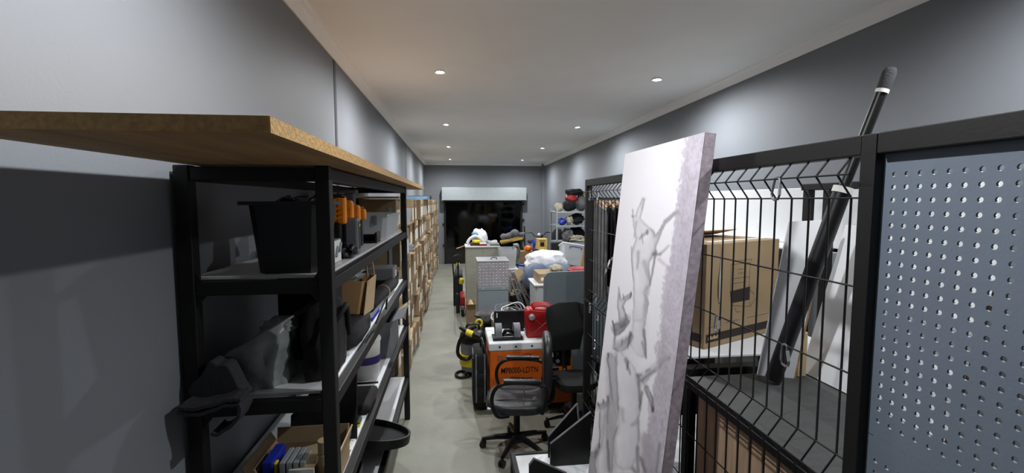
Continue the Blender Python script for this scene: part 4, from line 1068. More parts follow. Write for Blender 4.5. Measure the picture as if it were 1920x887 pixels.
# carabiners hung on the mesh
def carabiner(x, y, z, rot=0.0, label='silver carabiner hook clipped on the mesh partition'):
    t = thing('carabiner', label, 'carabiner', (x, y, z), rot=(R(rot), 0, 0), local=True, group='carabiners clipped on the mesh')
    pts = [(0, 0, 0), (0, .010, -.004), (0, .013, -.02), (0, .017, -.052), (0, .013, -.064), (0, 0, -.069), (0, -.013, -.064), (0, -.017, -.052), (0, -.013, -.02), (0, -.010, -.004)]
    body = tube('body', [Vector(p) for p in pts], .0036, M['chrome'], t, 6, True)
    tube('gate', [(.0, -.0125, -.018), (.0, -.0165, -.05)], .0045, M['galv'], t, 6)
for x, y, z, r_ in ((wx - VD - .008, 1.27, 2.170, 8), (wx - .008, 1.63, 1.655, 4), (wx - .008, 1.265, 1.655, -6), (wx - .010, 3.16, 1.419, 5), (wx - VD - .010, 3.165, 1.353, 176 - 180), (wx - .010, 3.17, 1.075, 0), (wx - .012, 3.10, 1.305, 12), (wx - .010, 3.15, .845, 4), (wx - .012, 3.12, .843, 14), (wx - VD - .008, 3.20, 2.172, 6), (wx - VD - .008, 3.02, 2.172, -5)):
    carabiner(x, y, z, r_)

# ================================================================== PEGBOARD PARTITION
t = thing('pegboard_partition', 'black framed partition with a grey perforated pegboard', 'pegboard', (FX + .02, .4, 0))
box('beam', (FX, -.35, 2.212), (FX + .045, .978, 2.262), M['black'], t, bev=.003)
box('post', (FX, -.40, 0), (FX + .045, -.352, 2.262), M['black'], t, bev=.003)
def pegpanel(name, z0, z1, zs):
    PX = FX + .024; th = .005; y1 = .979; y0 = -.352; pit = .030; r = .0060
    v = []; f = []
    ncol = 13
    ys = [.952 - i * pit for i in range(ncol)]
    ylo = ys[-1] - pit / 2; yhi = ys[0] + pit / 2
    n = 8
    zlo = zs[-1] - pit / 2; zhi = zs[0] + pit / 2
    def quad(a, b, c, d):
        m = len(v); v.extend([(PX, a, c), (PX, b, c), (PX, b, d), (PX, a, d)]); f.append((m, m + 3, m + 2, m + 1))
    quad(y0, ylo, z0, z1); quad(yhi, y1, z0, z1); quad(ylo, yhi, z0, zlo); quad(ylo, yhi, zhi, z1)
    cor = [(1, 0), (1, 1), (0, 1), (-1, 1), (-1, 0), (-1, -1), (0, -1), (1, -1)]
    for zc in zs:
        for yc in ys:
            m = len(v)
            for j in range(n):
                v.append((PX, yc + cor[j][0] * pit / 2, zc + cor[j][1] * pit / 2))
            for j in range(n):
                a = 2 * math.pi * j / n; v.append((PX, yc + r * math.cos(a), zc + r * math.sin(a)))
            for j in range(n):
                a = 2 * math.pi * j / n; v.append((PX + th, yc + r * math.cos(a), zc + r * math.sin(a)))
            for j in range(n):
                k = (j + 1) % n
                f.append((m + k, m + j, m + n + j, m + n + k)); f.append((m + n + k, m + n + j, m + 2 * n + j, m + 2 * n + k))
    return put(name, v, f, M['peg'], t)
zs = [2.162 - .030 * i for i in range(100)]
up = [z for z in zs if z > 1.545]; lowr = [z - .012 for z in zs if .3 < z <= 1.50]
pegpanel('upper_panel', 1.5205, 2.213, up)
pegpanel('lower_panel', .10, 1.519, lowr)

# ================================================================== TALL CANVAS PRINT
XT = .932
fa, na = pX(1172, 292, XT), pX(1322, 243, XT)
fb = pY(1100, 887, fa.y); nb = pY(1243, 887, na.y)
ztop = (fa.z + na.z) / 2
slope = ((XT - fb.x) / (fa.z - fb.z) + (XT - nb.x) / (na.z - nb.z)) / 2
yf, yn = fa.y, na.y
def cpt(y, z): return Vector((XT - (ztop - z) * slope, y, z))
TH = Vector((.046, 0, -.046 * slope))
NU, NV = 190, 560
zbot = .0 + .012
U = np.linspace(0, 1, NU); V = np.linspace(0, 1, NV)
UU, VV = np.meshgrid(U, V)
Yg = yf + (yn - yf) * UU; Zg = ztop + (zbot - ztop) * VV; Xg = XT - (ztop - Zg) * slope
D = np.stack([Xg, Yg, Zg - CZ], -1)
fw_, rt_, up_ = np.array(FW), np.array(RT), np.array(UP)
dz = D @ fw_; PXg = 960 + F * (D @ rt_) / dz; PYg = 443.5 - F * (D @ up_) / dz
PXw, PYw = PXg, PYg
def hsh(a, b, s): return np.modf(np.abs(np.sin(a * 127.1 + b * 311.7 + s * 74.7) * 43758.5453))[0]
def vnoise(x, y, s=0):
    xi, yi = np.floor(x), np.floor(y); fx, fy = x - xi, y - yi
    fx = fx * fx * (3 - 2 * fx); fy = fy * fy * (3 - 2 * fy)
    return (hsh(xi, yi, s) * (1 - fx) + hsh(xi + 1, yi, s) * fx) * (1 - fy) + (hsh(xi, yi + 1, s) * (1 - fx) + hsh(xi + 1, yi + 1, s) * fx) * fy
img = np.full(UU.shape, .975)
PXw = PXg + 1.8 * (vnoise(PXg / 9, PYg / 9, 11) - .5) + 0.5 * (vnoise(PXg / 3.5, PYg / 3.5, 12) - .5)
PYw = PYg + 2.0 * (vnoise(PXg / 9, PYg / 9, 13) - .5) + 0.5 * (vnoise(PXg / 3.5, PYg / 3.5, 14) - .5)
img -= .05 * np.clip((UU - .45) / .5, 0, 1) * np.clip(VV * 2.5, 0, 1)
def A_(p): return (1120 + p[0] / 3.411, 360 + p[1] / 3.411)
def B_(p): return (1090 + p[0] / 3.09, 600 + p[1] / 3.09)
def stroke(f_, p, q, r0, tone, r1=None, soft=.45, op=1.0):
    global img
    op *= .66 if tone < .75 else .5; soft = 1.3 * soft + .1
    if tone < .6: r0 *= .72; r1 = None if r1 is None else r1 * .6; tone -= .06
    PXg = PXw; PYg = PYw
    s = 3.411 if f_ is A_ else 3.09
    (x0, y0), (x1, y1) = f_(p), f_(q); r0 = r0 / s; r1 = r0 if r1 is None else r1 / s
    dx, dy = x1 - x0, y1 - y0; L = dx * dx + dy * dy + 1e-9
    tt = np.clip(((PXg - x0) * dx + (PYg - y0) * dy) / L, 0, 1)
    d = np.hypot(PXg - x0 - tt * dx, PYg - y0 - tt * dy); r = r0 + (r1 - r0) * tt
    a = np.clip((r - d) / (soft * r) + .5, 0, 1) * op
    img = img * (1 - a) + tone * a
def polyfill(f_, pts, tone, op=1.0):
    global img
    P_ = [f_(p) for p in pts]; ins = np.zeros(UU.shape, bool); j = len(P_) - 1
    for i in range(len(P_)):
        xi, yi = P_[i]; xj, yj = P_[j]
        c = ((yi > PYg) != (yj > PYg)) & (PXg < (xj - xi) * (PYg - yi) / ((yj - yi) or 1e-9) + xi)
        ins ^= c; j = i
    dm = np.full(UU.shape, 1e9)
    for i in range(len(P_)):
        (x0, y0), (x1, y1) = P_[i - 1], P_[i]; dx, dy = x1 - x0, y1 - y0; L = dx * dx + dy * dy + 1e-9
        tt = np.clip(((PXg - x0) * dx + (PYg - y0) * dy) / L, 0, 1)
        dm = np.minimum(dm, np.hypot(PXg - x0 - tt * dx, PYg - y0 - tt * dy))
    tn = tone + .015 - .20 * np.exp(-dm / .9) - .13 * np.exp(-dm / 3.2) + .05 * np.clip(dm / 8, 0, 1) - .10 * np.clip((PXg - np.mean([q[0] for q in P_])) / 14 + .1 * (PYg - np.mean([q[1] for q in P_])) / 14, -.5, 1) + .05 * (vnoise(PXg / 6, PYg / 14, 21) - .5)
    img = np.where(ins, img * (1 - op) + tn * op, img)
h1 = [(290, 35), (308, 45), (300, 80), (275, 170), (320, 215), (345, 240), (365, 250), (370, 280), (400, 240), (430, 180), (490, 130), (525, 115), (530, 130), (495, 150), (440, 200), (410, 260), (380, 340), (365, 400), (330, 450), (340, 600), (330, 610), (300, 640), (330, 700), (300, 900), (225, 900), (232, 600), (215, 430), (225, 350), (245, 300), (230, 230), (226, 150), (245, 150), (262, 100)]
PXs, PYs = PXg, PYg; PXg, PYg = PXw, PYw
polyfill(A_, h1, .86)
stroke(A_, (285, 330), (290, 600), 38, .86, 30, .9); stroke(A_, (270, 650), (265, 880), 30, .87, 35, .9); stroke(A_, (262, 190), (285, 250), 22, .84, 25, .9)
for p, q, r0, tn, r1 in [((225, 112), (229, 155), 4, .42, 4), ((221, 152), (225, 158), 6, .25, 6), ((298, 42), (285, 110), 5, .66, 4), ((318, 250), (322, 270), 10, .36, 8), ((318, 262), (270, 296), 10, .5, 8), ((285, 270), (292, 330), 5, .5, 3), ((262, 380), (255, 490), 10, .62, 6), ((300, 450), (335, 560), 16, .66, 9), ((375, 380), (338, 590), 11, .38, 6), ((357, 400), (405, 395), 11, .40, 10), ((400, 400), (462, 342), 10, .58, 5), ((395, 430), (460, 490), 10, .74, 7), ((318, 615), (300, 800), 15, .64, 10), ((425, 190), (495, 140), 5, .66, 3), ((380, 330), (415, 230), 5, .7, 4), ((248, 190), (236, 290), 6, .68, 5), ((216, 350), (230, 560), 4, .55, 3), ((340, 235), (368, 270), 6, .62, 5)]: stroke(A_, p, q, r0, tn, r1, .9, .9)
polyfill(A_, [(150, 690), (215, 640), (222, 665), (185, 695), (165, 730), (182, 780), (195, 805), (140, 835), (128, 700), (135, 640)], .82)
for p, q, r0, tn in [((138, 608), (148, 680), 4, .42), ((215, 645), (210, 675), 7, .36), ((165, 655), (172, 690), 4, .45), ((160, 735), (185, 800), 4, .58), ((183, 785), (180, 815), 7, .38), ((130, 700), (138, 820), 4, .66)]: stroke(A_, p, q, r0, tn, None, .9)
for p, q, r0, tn, r1 in [((105, 868), (190, 808), 17, .60, 20), ((98, 826), (106, 872), 5, .3, 4), ((125, 860), (150, 845), 10, .4, 6)]: stroke(A_, p, q, r0, tn, r1, .8)
for pg, tn_ in [
    ([(300, 0), (372, 0), (360, 60), (375, 130), (380, 225), (365, 215), (345, 215), (310, 190), (285, 150), (280, 110), (295, 60)], .88),
    ([(183, 60), (190, 20), (225, 20), (265, -10), (280, 10), (250, 60), (215, 90), (190, 90)], .66),
    ([(150, 200), (165, 190), (200, 215), (212, 400), (215, 560), (190, 640), (165, 560), (160, 470), (165, 330)], .80),
    ([(195, 185), (225, 175), (260, 215), (300, 260), (330, 320), (345, 345), (330, 400), (345, 450), (340, 540), (330, 600), (335, 700), (320, 800), (295, 860), (240, 870), (200, 840), (188, 760), (190, 680), (215, 600), (215, 520), (205, 400), (195, 300)], .90),
    ([(185, 165), (215, 150), (250, 120), (275, 90), (295, 75), (300, 100), (285, 140), (260, 165), (235, 180), (205, 185)], .72),
    ([(345, 335), (390, 305), (440, 270), (490, 215), (512, 205), (515, 230), (480, 250), (430, 300), (390, 345), (355, 375)], .82),
    ([(365, 375), (385, 380), (415, 450), (425, 530), (410, 535), (400, 490), (375, 430), (360, 400)], .70),
    ([(150, 500), (190, 470), (205, 560), (200, 640), (190, 700), (185, 800), (180, 887), (155, 887), (145, 760), (140, 640)], .78),
    ([(105, 515), (140, 510), (140, 560), (130, 650), (120, 740), (95, 745), (108, 640)], .88),
    ([(95, 490), (120, 485), (150, 470), (165, 480), (150, 500), (125, 515), (105, 520)], .74),
    ([(45, 800), (48, 760), (70, 770), (95, 740), (110, 735), (100, 770), (85, 800), (80, 840), (90, 890), (45, 890)], .76)]: polyfill(B_, pg, tn_)
for p, q, r0, tn, r1 in [
    ((200, 60), (262, 10), 26, .58, 16), ((183, 8), (190, 55), 5, .34, 4), ((195, 60), (190, 150), 10, .5, 8), ((230, 40), (255, 20), 8, .36, 6),
    ((330, 0), (325, 150), 50, .85, 45), ((330, 100), (340, 190), 38, .88, 32), ((365, 60), (375, 222), 10, .42, 6), ((352, 130), (368, 200), 9, .58, 6),
    ((210, 150), (285, 95), 24, .64, 14), ((285, 75), (270, 165), 10, .30, 6), ((185, 163), (212, 178), 6, .28, 5), ((235, 120), (230, 150), 6, .35, 4), ((300, 190), (330, 300), 30, .93, 30),
    ((225, 190), (285, 400), 50, .83, 62), ((170, 220), (185, 640), 26, .72, 32), ((285, 400), (255, 560), 62, .87, 68), ((260, 600), (262, 830), 70, .89, 78),
    ((255, 230), (282, 315), 13, .5, 9), ((270, 240), (262, 290), 7, .36, 5), ((155, 195), (158, 218), 6, .25, 5), ((152, 220), (180, 470), 6, .52, 5), ((200, 220), (214, 520), 4, .5, 4), ((205, 200), (210, 260), 5, .62, 4),
    ((345, 345), (500, 212), 28, .74, 15), ((350, 352), (425, 292), 11, .44, 8), ((325, 320), (345, 318), 12, .42, 10), ((330, 330), (342, 520), 13, .50, 9), ((375, 300), (400, 285), 6, .3, 5), ((470, 235), (500, 215), 9, .66, 7), ((512, 222), (508, 232), 6, .3, 4),
    ((375, 385), (415, 520), 15, .58, 9), ((386, 400), (402, 480), 6, .82, 5), ((414, 512), (418, 532), 9, .22, 6), ((352, 420), (340, 500), 10, .42, 8),
    ((320, 590), (290, 610), 14, .62, 8), ((235, 520), (245, 590), 12, .74, 8), ((210, 620), (180, 700), 5, .48, 4), ((330, 560), (335, 700), 6, .6, 5),
    ((105, 505), (150, 478), 20, .66, 14), ((97, 482), (103, 500), 6, .2, 4), ((125, 462), (126, 482), 5, .22, 4), ((152, 445), (156, 482), 9, .3, 7), ((122, 520), (115, 740), 20, .85, 26), ((104, 540), (108, 740), 4, .46, 4),
    ((165, 560), (165, 860), 30, .72, 32), ((150, 700), (165, 870), 9, .5, 7), ((155, 480), (150, 600), 10, .6, 6),
    ((70, 800), (100, 735), 22, .62, 16), ((45, 750), (54, 790), 5, .24, 4), ((105, 718), (106, 745), 5, .24, 4), ((70, 810), (68, 890), 24, .72, 26), ((85, 760), (75, 800), 7, .42, 5),
    ((370, 690), (400, 890), 34, .64, 40), ((325, 740), (330, 890), 14, .50, 16), ((345, 800), (375, 890), 14, .44, 14), ((455, 715), (435, 890), 15, .46, 12), ((472, 575), (464, 660), 5, .4, 4), ((300, 860), (320, 890), 16, .5, 12)]:
    stroke(B_, p, q, r0, tn, r1, .85, .92)
for _ in range(2):
    pad_ = np.pad(img, 1, mode='edge'); img = (pad_[1:-1, 1:-1] * 2 + pad_[:-2, 1:-1] + pad_[2:, 1:-1] + pad_[1:-1, :-2] + pad_[1:-1, 2:]) / 6
# the painted part below the photograph's frame: more legs and surf
PXg, PYg = PXs, PYs
below = PYg > 887
nb_ = vnoise(UU * 9, VV * 14, 5) * .6 + vnoise(UU * 23, VV * 40, 6) * .4
img = np.where(below, np.clip(.92 - .5 * np.clip(nb_ - .35, 0, 1) * 1.2, .3, .95), img)
n1 = vnoise(UU * 60, VV * 190, 1); n2 = vnoise(UU * 120, VV * 400, 2); n3 = vnoise(UU * 14, VV * 40, 3)
edge = .80 + .05 * (n1 - .5) + .05 * (n3 - .5) - .05 * np.clip(VV, 0, .7)
bandm = np.clip((UU - edge) / .035, 0, 1)
legm = (img < .7) & (UU > .70)
band = .80 - .20 * np.clip(n1 * .6 + n2 * .5 - .35, 0, 1) - .08 * n3 - .05 * VV
img = np.where(legm, img, img * (1 - bandm * .7) + band * bandm * .7)
img = np.clip(img + (n2 - .5) * .012, 0, 1)
mauve = np.stack([img * (1 - .02 * bandm) - .0, img * (.985 - .045 * bandm), img * (1.0 + .012 * (1 - bandm))], -1)
mauve = np.clip(mauve, 0, 1)
lincol = np.where(mauve <= .04045, mauve / 12.92, ((mauve + .055) / 1.055) ** 2.4)
def colmat(name, rough=.62):
    m = bpy.data.materials.new(name); m.use_nodes = True; nt = m.node_tree; b = nt.nodes['Principled BSDF']
    at = nt.nodes.new('ShaderNodeVertexColor'); at.layer_name = 'print'
    nt.links.new(at.outputs['Color'], b.inputs['Base Color']); b.inputs['Roughness'].default_value = rough
    nz = nt.nodes.new('ShaderNodeTexNoise'); nz.inputs['Scale'].default_value = 900
    bp = nt.nodes.new('ShaderNodeBump'); bp.inputs['Strength'].default_value = .12; bp.inputs['Distance'].default_value = .002
    nt.links.new(nz.outputs['Fac'], bp.inputs['Height']); nt.links.new(bp.outputs[0], b.inputs['Normal'])
    return m
t = thing('canvas_print', 'tall white canvas print of galloping horses leaning on the mesh partition', 'canvas print', (cpt((yf + yn) / 2, 0).x, (yf + yn) / 2, 0))
base = WL[t.name]
verts = [(Xg[i, j] - base.x, Yg[i, j] - base.y, Zg[i, j] - base.z) for i in range(NV) for j in range(NU)]
faces = [(i * NU + j, i * NU + j + 1, (i + 1) * NU + j + 1, (i + 1) * NU + j) for i in range(NV - 1) for j in range(NU - 1)]
me = bpy.data.meshes.new('printed_face'); me.from_pydata(verts, [], faces); me.materials.append(colmat('canvas_print'))
ca = me.color_attributes.new('print', 'FLOAT_COLOR', 'POINT')
buf = np.ones((NV * NU, 4), np.float32); buf[:, :3] = lincol.reshape(-1, 3); ca.data.foreach_set('color', buf.ravel())
me.update(); o = bpy.data.objects.new('printed_face', me); COL.objects.link(o); o.parent = t
cm = mat('canvas_side', (.70, .655, .69), .7, var=.22, scale=45, bump=.15, bscale=400, rgb2=(.56, .51, .55))
mg = .0012
def slab(y0_, y1_, z0_, z1_, n_, m_):
    a = [cpt(y0_, z0_), cpt(y1_, z0_), cpt(y1_, z1_), cpt(y0_, z1_)]
    return G().prism([q + TH * .02 for q in a], TH).out(n_, m_, t)
slab(yn - .002 + .003, yf, zbot, ztop, 'stretched_canvas', cm)

# ================================================================== BEHIND THE PARTITION
CT = 1.29
t = thing('slatted_counter', 'bar counter with dark top and vertical wooden slat front', 'counter', (1.4, 1.3, 0))
box('counter_top', (1.062, .35, CT - .035), (2.3, 1.92, CT), M['top'], t, bev=.003)
box('carcass', (1.105, .40, 0), (2.26, 1.88, CT - .035), M['blackm'], t, bev=0)
box('front_edge', (1.058, .35, CT - .05), (1.062, 1.92, CT), M['blackp'], t, bev=0)
sl = None; y = .40; k = 0
while y < 1.86:
    o = box('slat', (1.078, y, .06), (1.105, y + .069, CT - .04), M['wood'], t, bev=.003); y += .0735
# boards leaning on the counter
def leanboard(name, label, xb, xt, zb_, zt_, ya, yb, th=.018):
    t = thing(name, label, 'board', ((xb + xt) / 2, (ya + yb) / 2, zb_))
    s = (xt - xb) / (zt_ - zb_); nrm = Vector((1, 0, -s)).normalized() * th
    q = [Vector((xb, ya, zb_ + th * s)), Vector((xb, yb, zb_ + th * s)), Vector((xt, yb, zt_)), Vector((xt, ya, zt_))]
    G().prism([p for p in q], nrm).out('panel', M['white'], t)
    G().prism([q[0] + Vector((0, -.0012, 0)), q[3] + Vector((0, -.0012, 0)), q[3] + nrm + Vector((0, -.0012, 0)), q[0] + nrm + Vector((0, -.0012, 0))], (0, .001, 0)).out('raw_edge', M['chip'], t)
    G().prism([q[3] , q[2], q[2] + nrm, q[3] + nrm], Vector((s, 0, 1)).normalized() * .001).out('raw_edge', M['chip'], t)
    return t
t = thing('white_board', 'narrow white board with raw chipboard edge leaning on the counter', 'board', (1.46, 1.88, CT))
q = [Vector((1.39, 1.895, CT)), Vector((1.53, 1.84, CT)), Vector((1.655, 1.84, 2.015)), Vector((1.515, 1.895, 2.005))]
nq = (q[1] - q[0]).cross(q[3] - q[0]).normalized() * -.016
G().prism(q, nq).out('panel', M['white'], t)
G().prism([q[1], q[2], q[2] + Vector((.014, .004, 0)), q[1] + Vector((.014, .004, 0))], nq).out('raw_edge', M['chip'], t)
leanboard('white_board', 'wide white board leaning on the counter behind the pegboard', 1.62, 1.81, CT, 1.99, 1.27, 1.905)
t = thing('wood_laths', 'pale timber offcut standing between the white boards', 'timber', (1.57, 1.86, CT))
box('offcut', (1.555, 1.85, CT), (1.60, 1.90, 1.50), M['cardl'], t)
box('lath', (1.535, 1.865, CT), (1.545, 1.90, 1.47), M['chip'], t)
# black telescopic pole
t = thing('telescopic_pole', 'long black telescopic pole with white collars leaning behind the partition', 'pole', (1.45, 1.9, CT))
pb, pm, pt_ = Vector((1.475, 1.86, CT + .03)), None, None
p_top = pY(1671, 128, 1.66); p_col = pY(1580, 357, 1.72); pb = pY(1457, 690, 1.80)
pb = p_col + (pb - p_col) * ((p_col.z - CT - .015) / (p_col.z - pb.z))
tube('lower_tube', [pb, p_col], .033, M['blackp'], t, 16)
d = (p_top - p_col).normalized()
tube('collar', [p_col - d * .012, p_col + d * .014], .038, M['paper'], t, 16)
tube('upper_tube', [p_col, p_top - d * .09], .020, M['blackp'], t, 14)
tube('collar', [p_top - d * .10, p_top - d * .085], .0235, M['paper'], t, 14)
tube('end_grip', [p_top - d * .085, p_top - d * .02, p_top], [.022, .025, .019], M['rubber'], t, 14)
# black steel frame
t = thing('black_steel_frame', 'black square tube steel frame standing behind the white boards', 'steel frame', (2.4, 2.2, 0))
for a in (2.37, 2.20):
    box('post', (2.36, a + .42, 0), (2.41, a + .47, 2.17), M['black'], t)
box('top_bar', (2.36, 2.44, 2.17), (2.41, 2.86, 2.215), M['black'], t)
box('foot_bar', (2.36, 2.52, .0), (2.41, 2.62, .04), M['black'], t)
# workbench with carton
t = thing('black_workbench', 'black steel workbench with white top carrying the big carton', 'workbench', (1.75, 2.6, 0))
wy0, wy1, wx0, wx1, wz = 2.10, 3.05, 1.16, 2.28, 1.205
for x in (wx0, wx1 - .05):
    for y in (wy0, wy1 - .05): box('leg', (x, y, 0), (x + .05, y + .05, wz - .05), M['black'], t)
for z in (wz - .05, .46):
    for y in (wy0, wy1 - .05): box('beam', (wx0, y, z), (wx1, y + .05, z + .05), M['black'], t)
    for x in (wx0, wx1 - .05): box('beam', (x, wy0 + .05, z), (x + .05, wy1 - .05, z + .05), M['black'], t)
box('white_top', (wx0 + .03, wy0 + .26, wz), (wx1, wy1, wz + .016), M['white'], t)
box('lower_shelf', (wx0 + .03, wy0 + .03, .51), (wx1, wy1, .525), M['white'], t)
box('black_rail', (wx0, wy0 - .005, wz + .0), (wx1 - .3, wy0 + .06, wz + .05), M['black'], t)
for x in (1.30, 1.52): box('clamp_foot', (x, wy0 + .0, wz - .14), (x + .04, wy0 + .05, wz - .05), M['black'], t)
# big carton, local frame at its near corner
cw, cd, ch = .755, .46, .625
t = thing('big_carton', 'large brown appliance carton with black printed band on the workbench', 'carton', (1.452, 2.46, wz + .017), rz=math.atan2(.30, .684))
box('carton', (0, 0, 0), (cw, cd, ch), M['card'], t, bev=.004)
ink = mat('carton_ink', (.16, .13, .11), .8)
for a, b, c, d_ in ((.015, cw - .015, .035, .085),): G().prism([(a, -.0008, c), (b, -.0008, c), (b, -.0008, d_), (a, -.0008, d_)], (0, -.0004, 0)).out('printed_band', ink, t)
G().prism([(-.0008, .02, .035), (-.0008, cd - .02, .035), (-.0008, cd - .02, .085), (-.0008, .02, .085)], (-.0004, 0, 0)).out('printed_band', ink, t)
def lines(segs, name, th=.0010):
    g = G()
    for (a, b), (c, d_) in segs: g.tube([(a, -.0006, b), (c, -.0006, d_)], th, 4)
    return g.out(name, ink, t)
def rect(a, b, c, d_): return [((a, b), (c, b)), ((c, b), (c, d_)), ((c, d_), (a, d_)), ((a, d_), (a, b))]
lines(rect(.235, .32, .43, .49) + [((.235, .40), (.43, .40)), ((.235, .49), (.27, .51)), ((.43, .49), (.45, .51)), ((.27, .51), (.45, .51)), ((.25, .235), (.45, .205)), ((.45, .205), (.52, .26)), ((.52, .26), (.52, .44)), ((.43, .32), (.49, .28)), ((.25, .235), (.25, .26)), ((.29, .215), (.31, .185)), ((.31, .185), (.35, .185)), ((.45, .205), (.45, .235)), ((.26, .37), (.40, .37)), ((.31, .43), (.36, .43)), ((.31, .455), (.36, .455))], 'appliance_drawing')
G().prism([(.245, -.0007, .25), (.44, -.0007, .25), (.44, -.0007, .335), (.235, -.0007, .325)], (0, -.0004, 0)).out('drawing_tray', ink, t)
lines([((.20, .135), (.34, .135)), ((.42, .135), (.66, .135)), ((.03, .125), (.16, .125))], 'small_print')
g = G()
for k_, (x_, w_) in enumerate(((.035, .012), (.05, .016), (.07, .01), (.085, .016), (.105, .012), (.12, .008))): g.box((x_, -.0016, .05), (x_ + w_, -.0012, .072 if k_ % 2 else .066))
g.out('band_lettering', M['cardl'], t)
tape = sheet('torn_tape', spline([(.135, -.004, ch), (.13, -.006, .50), (.115, -.012, .38), (.13, -.004, .27)], 5), (0, 1, 0), .004, .012, M['paper'], t)
box('tape_strip', (.12, .08, ch), (cw - .02, .11, ch + .002), M['paper'], t, bev=0)
G().prism([(0, cd, ch), (cw * .9, cd, ch), (cw * .9, cd - .2, ch + .05), (0, cd - .2, ch + .05)], (0, 0, .005)).out('flap', M['cardl'], t)
box('sticker', (-.001, .10, .17), (0, .15, .21), M['paper'], t, bev=0)
# rack with long white panel along the right wall
t = thing('wall_rack', 'black steel rack along the right wall behind the big carton', 'rack', (2.55, 3.8, 0))
for y in (2.95, 4.7):
    for x in (2.40, 2.68): box('post', (x, y, 0), (x + .045, y + .045, 1.74), M['black'], t)
for z in (1.69, 1.0):
    for x in (2.40, 2.68): box('beam', (x, 2.995, z), (x + .045, 4.70, z + .05), M['black'], t)
    for y in (2.95, 4.70): box('end_beam', (2.445, y, z), (2.68, y + .045, z + .05), M['black'], t)
box('shelf', (2.40, 2.95, 1.742), (2.725, 4.745, 1.756), M['white'], t)
o = box('long_white_panel', (2.69, 1.95, 1.758), (2.715, 4.75, 2.20), M['white'], None); tag(o, 'long white melamine panel standing on the wall rack', 'panel')
o = box('grey_backing_sheet', (2.62, 2.0, .9), (2.66, 2.9, 1.74), M['gsteel'], None); tag(o, 'grey sheet standing below the long white panel', 'sheet')
# clothes rail further back
t = thing('clothes_rail', 'black steel clothes rail behind the far partition post', 'clothes rail', (1.75, 4.45, 0))
for x in (1.38, 2.25): tube('upright', [(x, 4.45, 0), (x, 4.45, 2.12)], .014, M['blackp'], t)
tube('rail', [(1.38, 4.45, 2.12), (2.25, 4.45, 2.12)], .014, M['blackp'], t)
for x in (1.38, 2.25): tube('foot', [(x, 4.25, .015), (x, 4.65, .015)], .015, M['blackp'], t)
def garment(x, m_, label, cat, zl, w, seed):
    h = thing('wooden_hanger', 'wooden hanger holding the ' + ' '.join(label.split()[:label.split().index('hanging')]), 'hanger', (x, 4.45, 2.05), group='wooden hangers on the rail')
    tube('hook', spline([(x, 4.45, 2.09), (x, 4.475, 2.12), (x, 4.45, 2.143), (x, 4.425, 2.125)]), .003, M['chrome'], h, 5)
    tube('bar', spline([(x, 4.23, 2.03), (x, 4.36, 2.075), (x, 4.45, 2.09), (x, 4.54, 2.075), (x, 4.67, 2.03)]), .011, M['hang'], h, 6)
    v = []; f = []; rows = 14; n = 20
    for i in range(rows):
        z = 2.06 - (2.06 - zl) * i / (rows - 1)
        wid = .20 if i == 0 else .235 + .02 * i / rows
        for j in range(n):
            a = 2 * math.pi * j / n
            k = 1 + .25 * noise.noise(Vector((math.cos(a) * 1.5 + seed, math.sin(a) * 3, i * .12)))
            v.append((x + w * k * math.cos(a), 4.45 + wid * math.sin(a) * (1 + .08 * noise.noise(Vector((seed, j, i * .3)))), z - (0.05 * abs(math.sin(a)) if i < 2 else 0)))
    for i in range(rows - 1):
        for j in range(n): f.append((i * n + j, i * n + (j + 1) % n, (i + 1) * n + (j + 1) % n, (i + 1) * n + j))
    f.append(tuple(range(n))); f.append(tuple((rows - 1) * n + j for j in range(n - 1, -1, -1)))
    o = put('garment', v, f, M[m_], None, True, 60); tag(o, label, cat, None)
garment(1.45, 'clothg', 'long grey coat hanging at the near end of the clothes rail', 'coat', 1.15, .028, 1)
garment(1.53, 'clothd', 'black coat hanging next to the long grey coat', 'coat', 1.25, .03, 2)
garment(1.61, 'clothd', 'black jacket hanging beside the beige jacket', 'jacket', 1.4, .03, 3)
garment(1.72, 'clothb', 'puffy beige jacket hanging on the clothes rail', 'jacket', 1.62, .05, 4)
garment(1.84, 'clothd', 'dark trousers hanging past the beige jacket', 'trousers', 1.3, .03, 5)
t = thing('tall_drum', 'big black drum standing behind the partition mesh', 'drum', (1.57, 4.0, 0))
G().lathe([(.20, 0), (.22, .02), (.22, .4), (.228, .41), (.228, .44), (.22, .45), (.22, .86), (.20, .9), (.05, .91)], (1.60, 4.0, 0), 28).out('drum', M['blackp'], t, True, 35)
G().lathe([(.03, 0), (.03, .03)], (1.48, 3.95, .905), 14).out('bung', M['blue'], t, True)
t = thing('bent_chrome_pipe', 'bent chrome pipe standing on the black drum', 'pipe', (1.37, 3.85, .9))
tube('pipe', spline([(1.46, 3.92, .91), (1.30, 3.80, 1.35), (1.32, 3.80, 1.52), (1.38, 3.82, 1.60), (1.48, 3.87, 1.58), (1.56, 3.94, 1.48), (1.60, 3.98, .92)], 6), .012, M['chrome'], t, 8)
t = thing('metal_stool', 'dark steel cabinet carrying spray cans behind the drum', 'cabinet', (1.75, 4.0, 0))
box('body', (1.84, 3.7, 0), (2.3, 4.1, 1.55), M['blackm'], t, bev=.01)
o = box('yellow_tin', (1.86, 3.76, 1.552), (2.06, 3.9, 1.64), M['yellow'], None); tag(o, 'yellow tin box on the dark steel cabinet', 'tin')
t = thing('low_grey_crate', 'dark storage crate on the floor behind the mesh partition', 'crate', (1.35, 3.3, 0))
v, f = tapered(1.40, 3.3, 0, .42, .40, .40, .46, .46); put('body', v, f, M['blackp'], t)
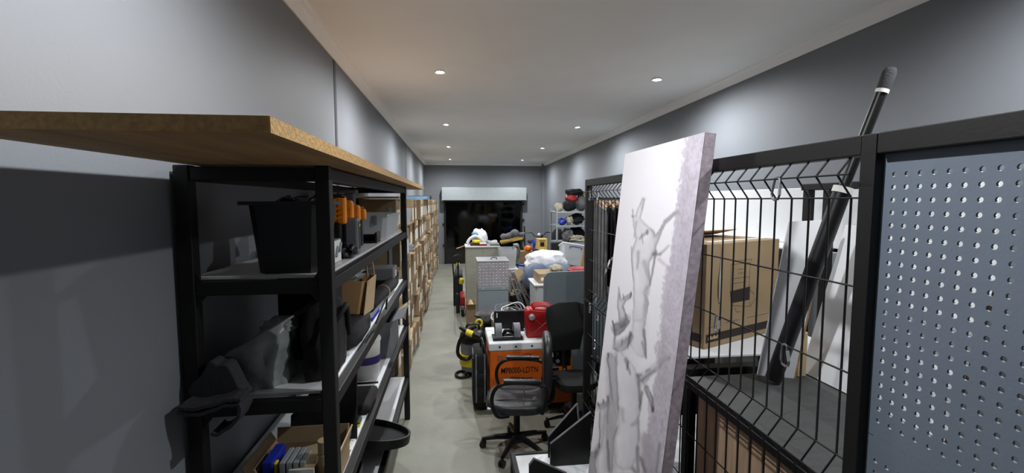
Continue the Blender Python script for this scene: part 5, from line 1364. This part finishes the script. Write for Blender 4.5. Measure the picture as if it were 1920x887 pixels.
blob('contents', (1.40, 3.3, .40), (.18, .18, .10), M['clothg'], t, seed=91, amp=.4)

# ================================================================== FOREGROUND LOW STAND AND BLACK PLATES
t = thing('low_stand', 'low black stand with a white inset top in front of the chair', 'stand', (.6, 2.65, 0))
sx0, sx1, sy0, sy1, sz = .345, .93, 2.52, 2.84, .45
for a, b in (((sx0, sy1 - .03, sz - .05), (sx1, sy1, sz)), ((sx0, sy0, sz - .05), (sx1, sy0 + .03, sz)), ((sx0, sy0 + .03, sz - .05), (sx0 + .03, sy1 - .03, sz)), ((sx1 - .03, sy0 + .03, sz - .05), (sx1, sy1 - .03, sz))): box('rim', a, b, M['black'], t)
box('white_top', (sx0 + .03, sy0 + .03, sz - .03), (sx1 - .03, sy1 - .03, sz - .008), M['white'], t, bev=.001)
for x in (sx0, sx1 - .04):
    for y in (sy0, sy1 - .04): box('leg', (x, y, 0), (x + .04, y + .04, sz - .05), M['black'], t)
def plate(label, pix, Y, d, extra):
    pts = [pY(*q, Y) for q in pix] + extra
    t = thing('black_plate', label, 'plate', (sum(p.x for p in pts) / len(pts), Y, sz - .008))
    G().prism(pts, d).out('plate', M['blackp'], t)
    g = G()
    for i in range(len(pix) - 1): g.tube([pts[i], pts[i + 1]], .006, 6)
    g.out('rolled_edge', M['grayp'], t, True)
zz = sz - .007
a = [(1028, 842), (1026, 818), (1082, 757), (1085, 803)]
def down(p): return Vector((p.x, p.y, zz))
q = [pY(*k, 2.76) for k in a]
plate('black steel plate standing upright at the back of the low stand', [(1028, 818), (1082, 757), (1086, 803)], 2.76, (0, .014, 0), [down(q[3]), down(q[0])])
q0, q1 = pY(1032, 832, 2.66), pY(1108, 772, 2.66)
plate('larger black steel plate standing upright before the first plate', [(1032, 832), (1108, 772)], 2.66, (0, .014, 0), [down(q1), down(q0)])
q0, q1 = pY(992, 868, 2.555), pY(1062, 889, 2.555)
plate('short black steel plate at the front edge of the low stand', [(992, 872), (1001, 860), (1062, 887)], 2.555, (0, .014, 0), [Vector((q1.x, 2.555, zz)), Vector((q0.x, 2.555, zz))])
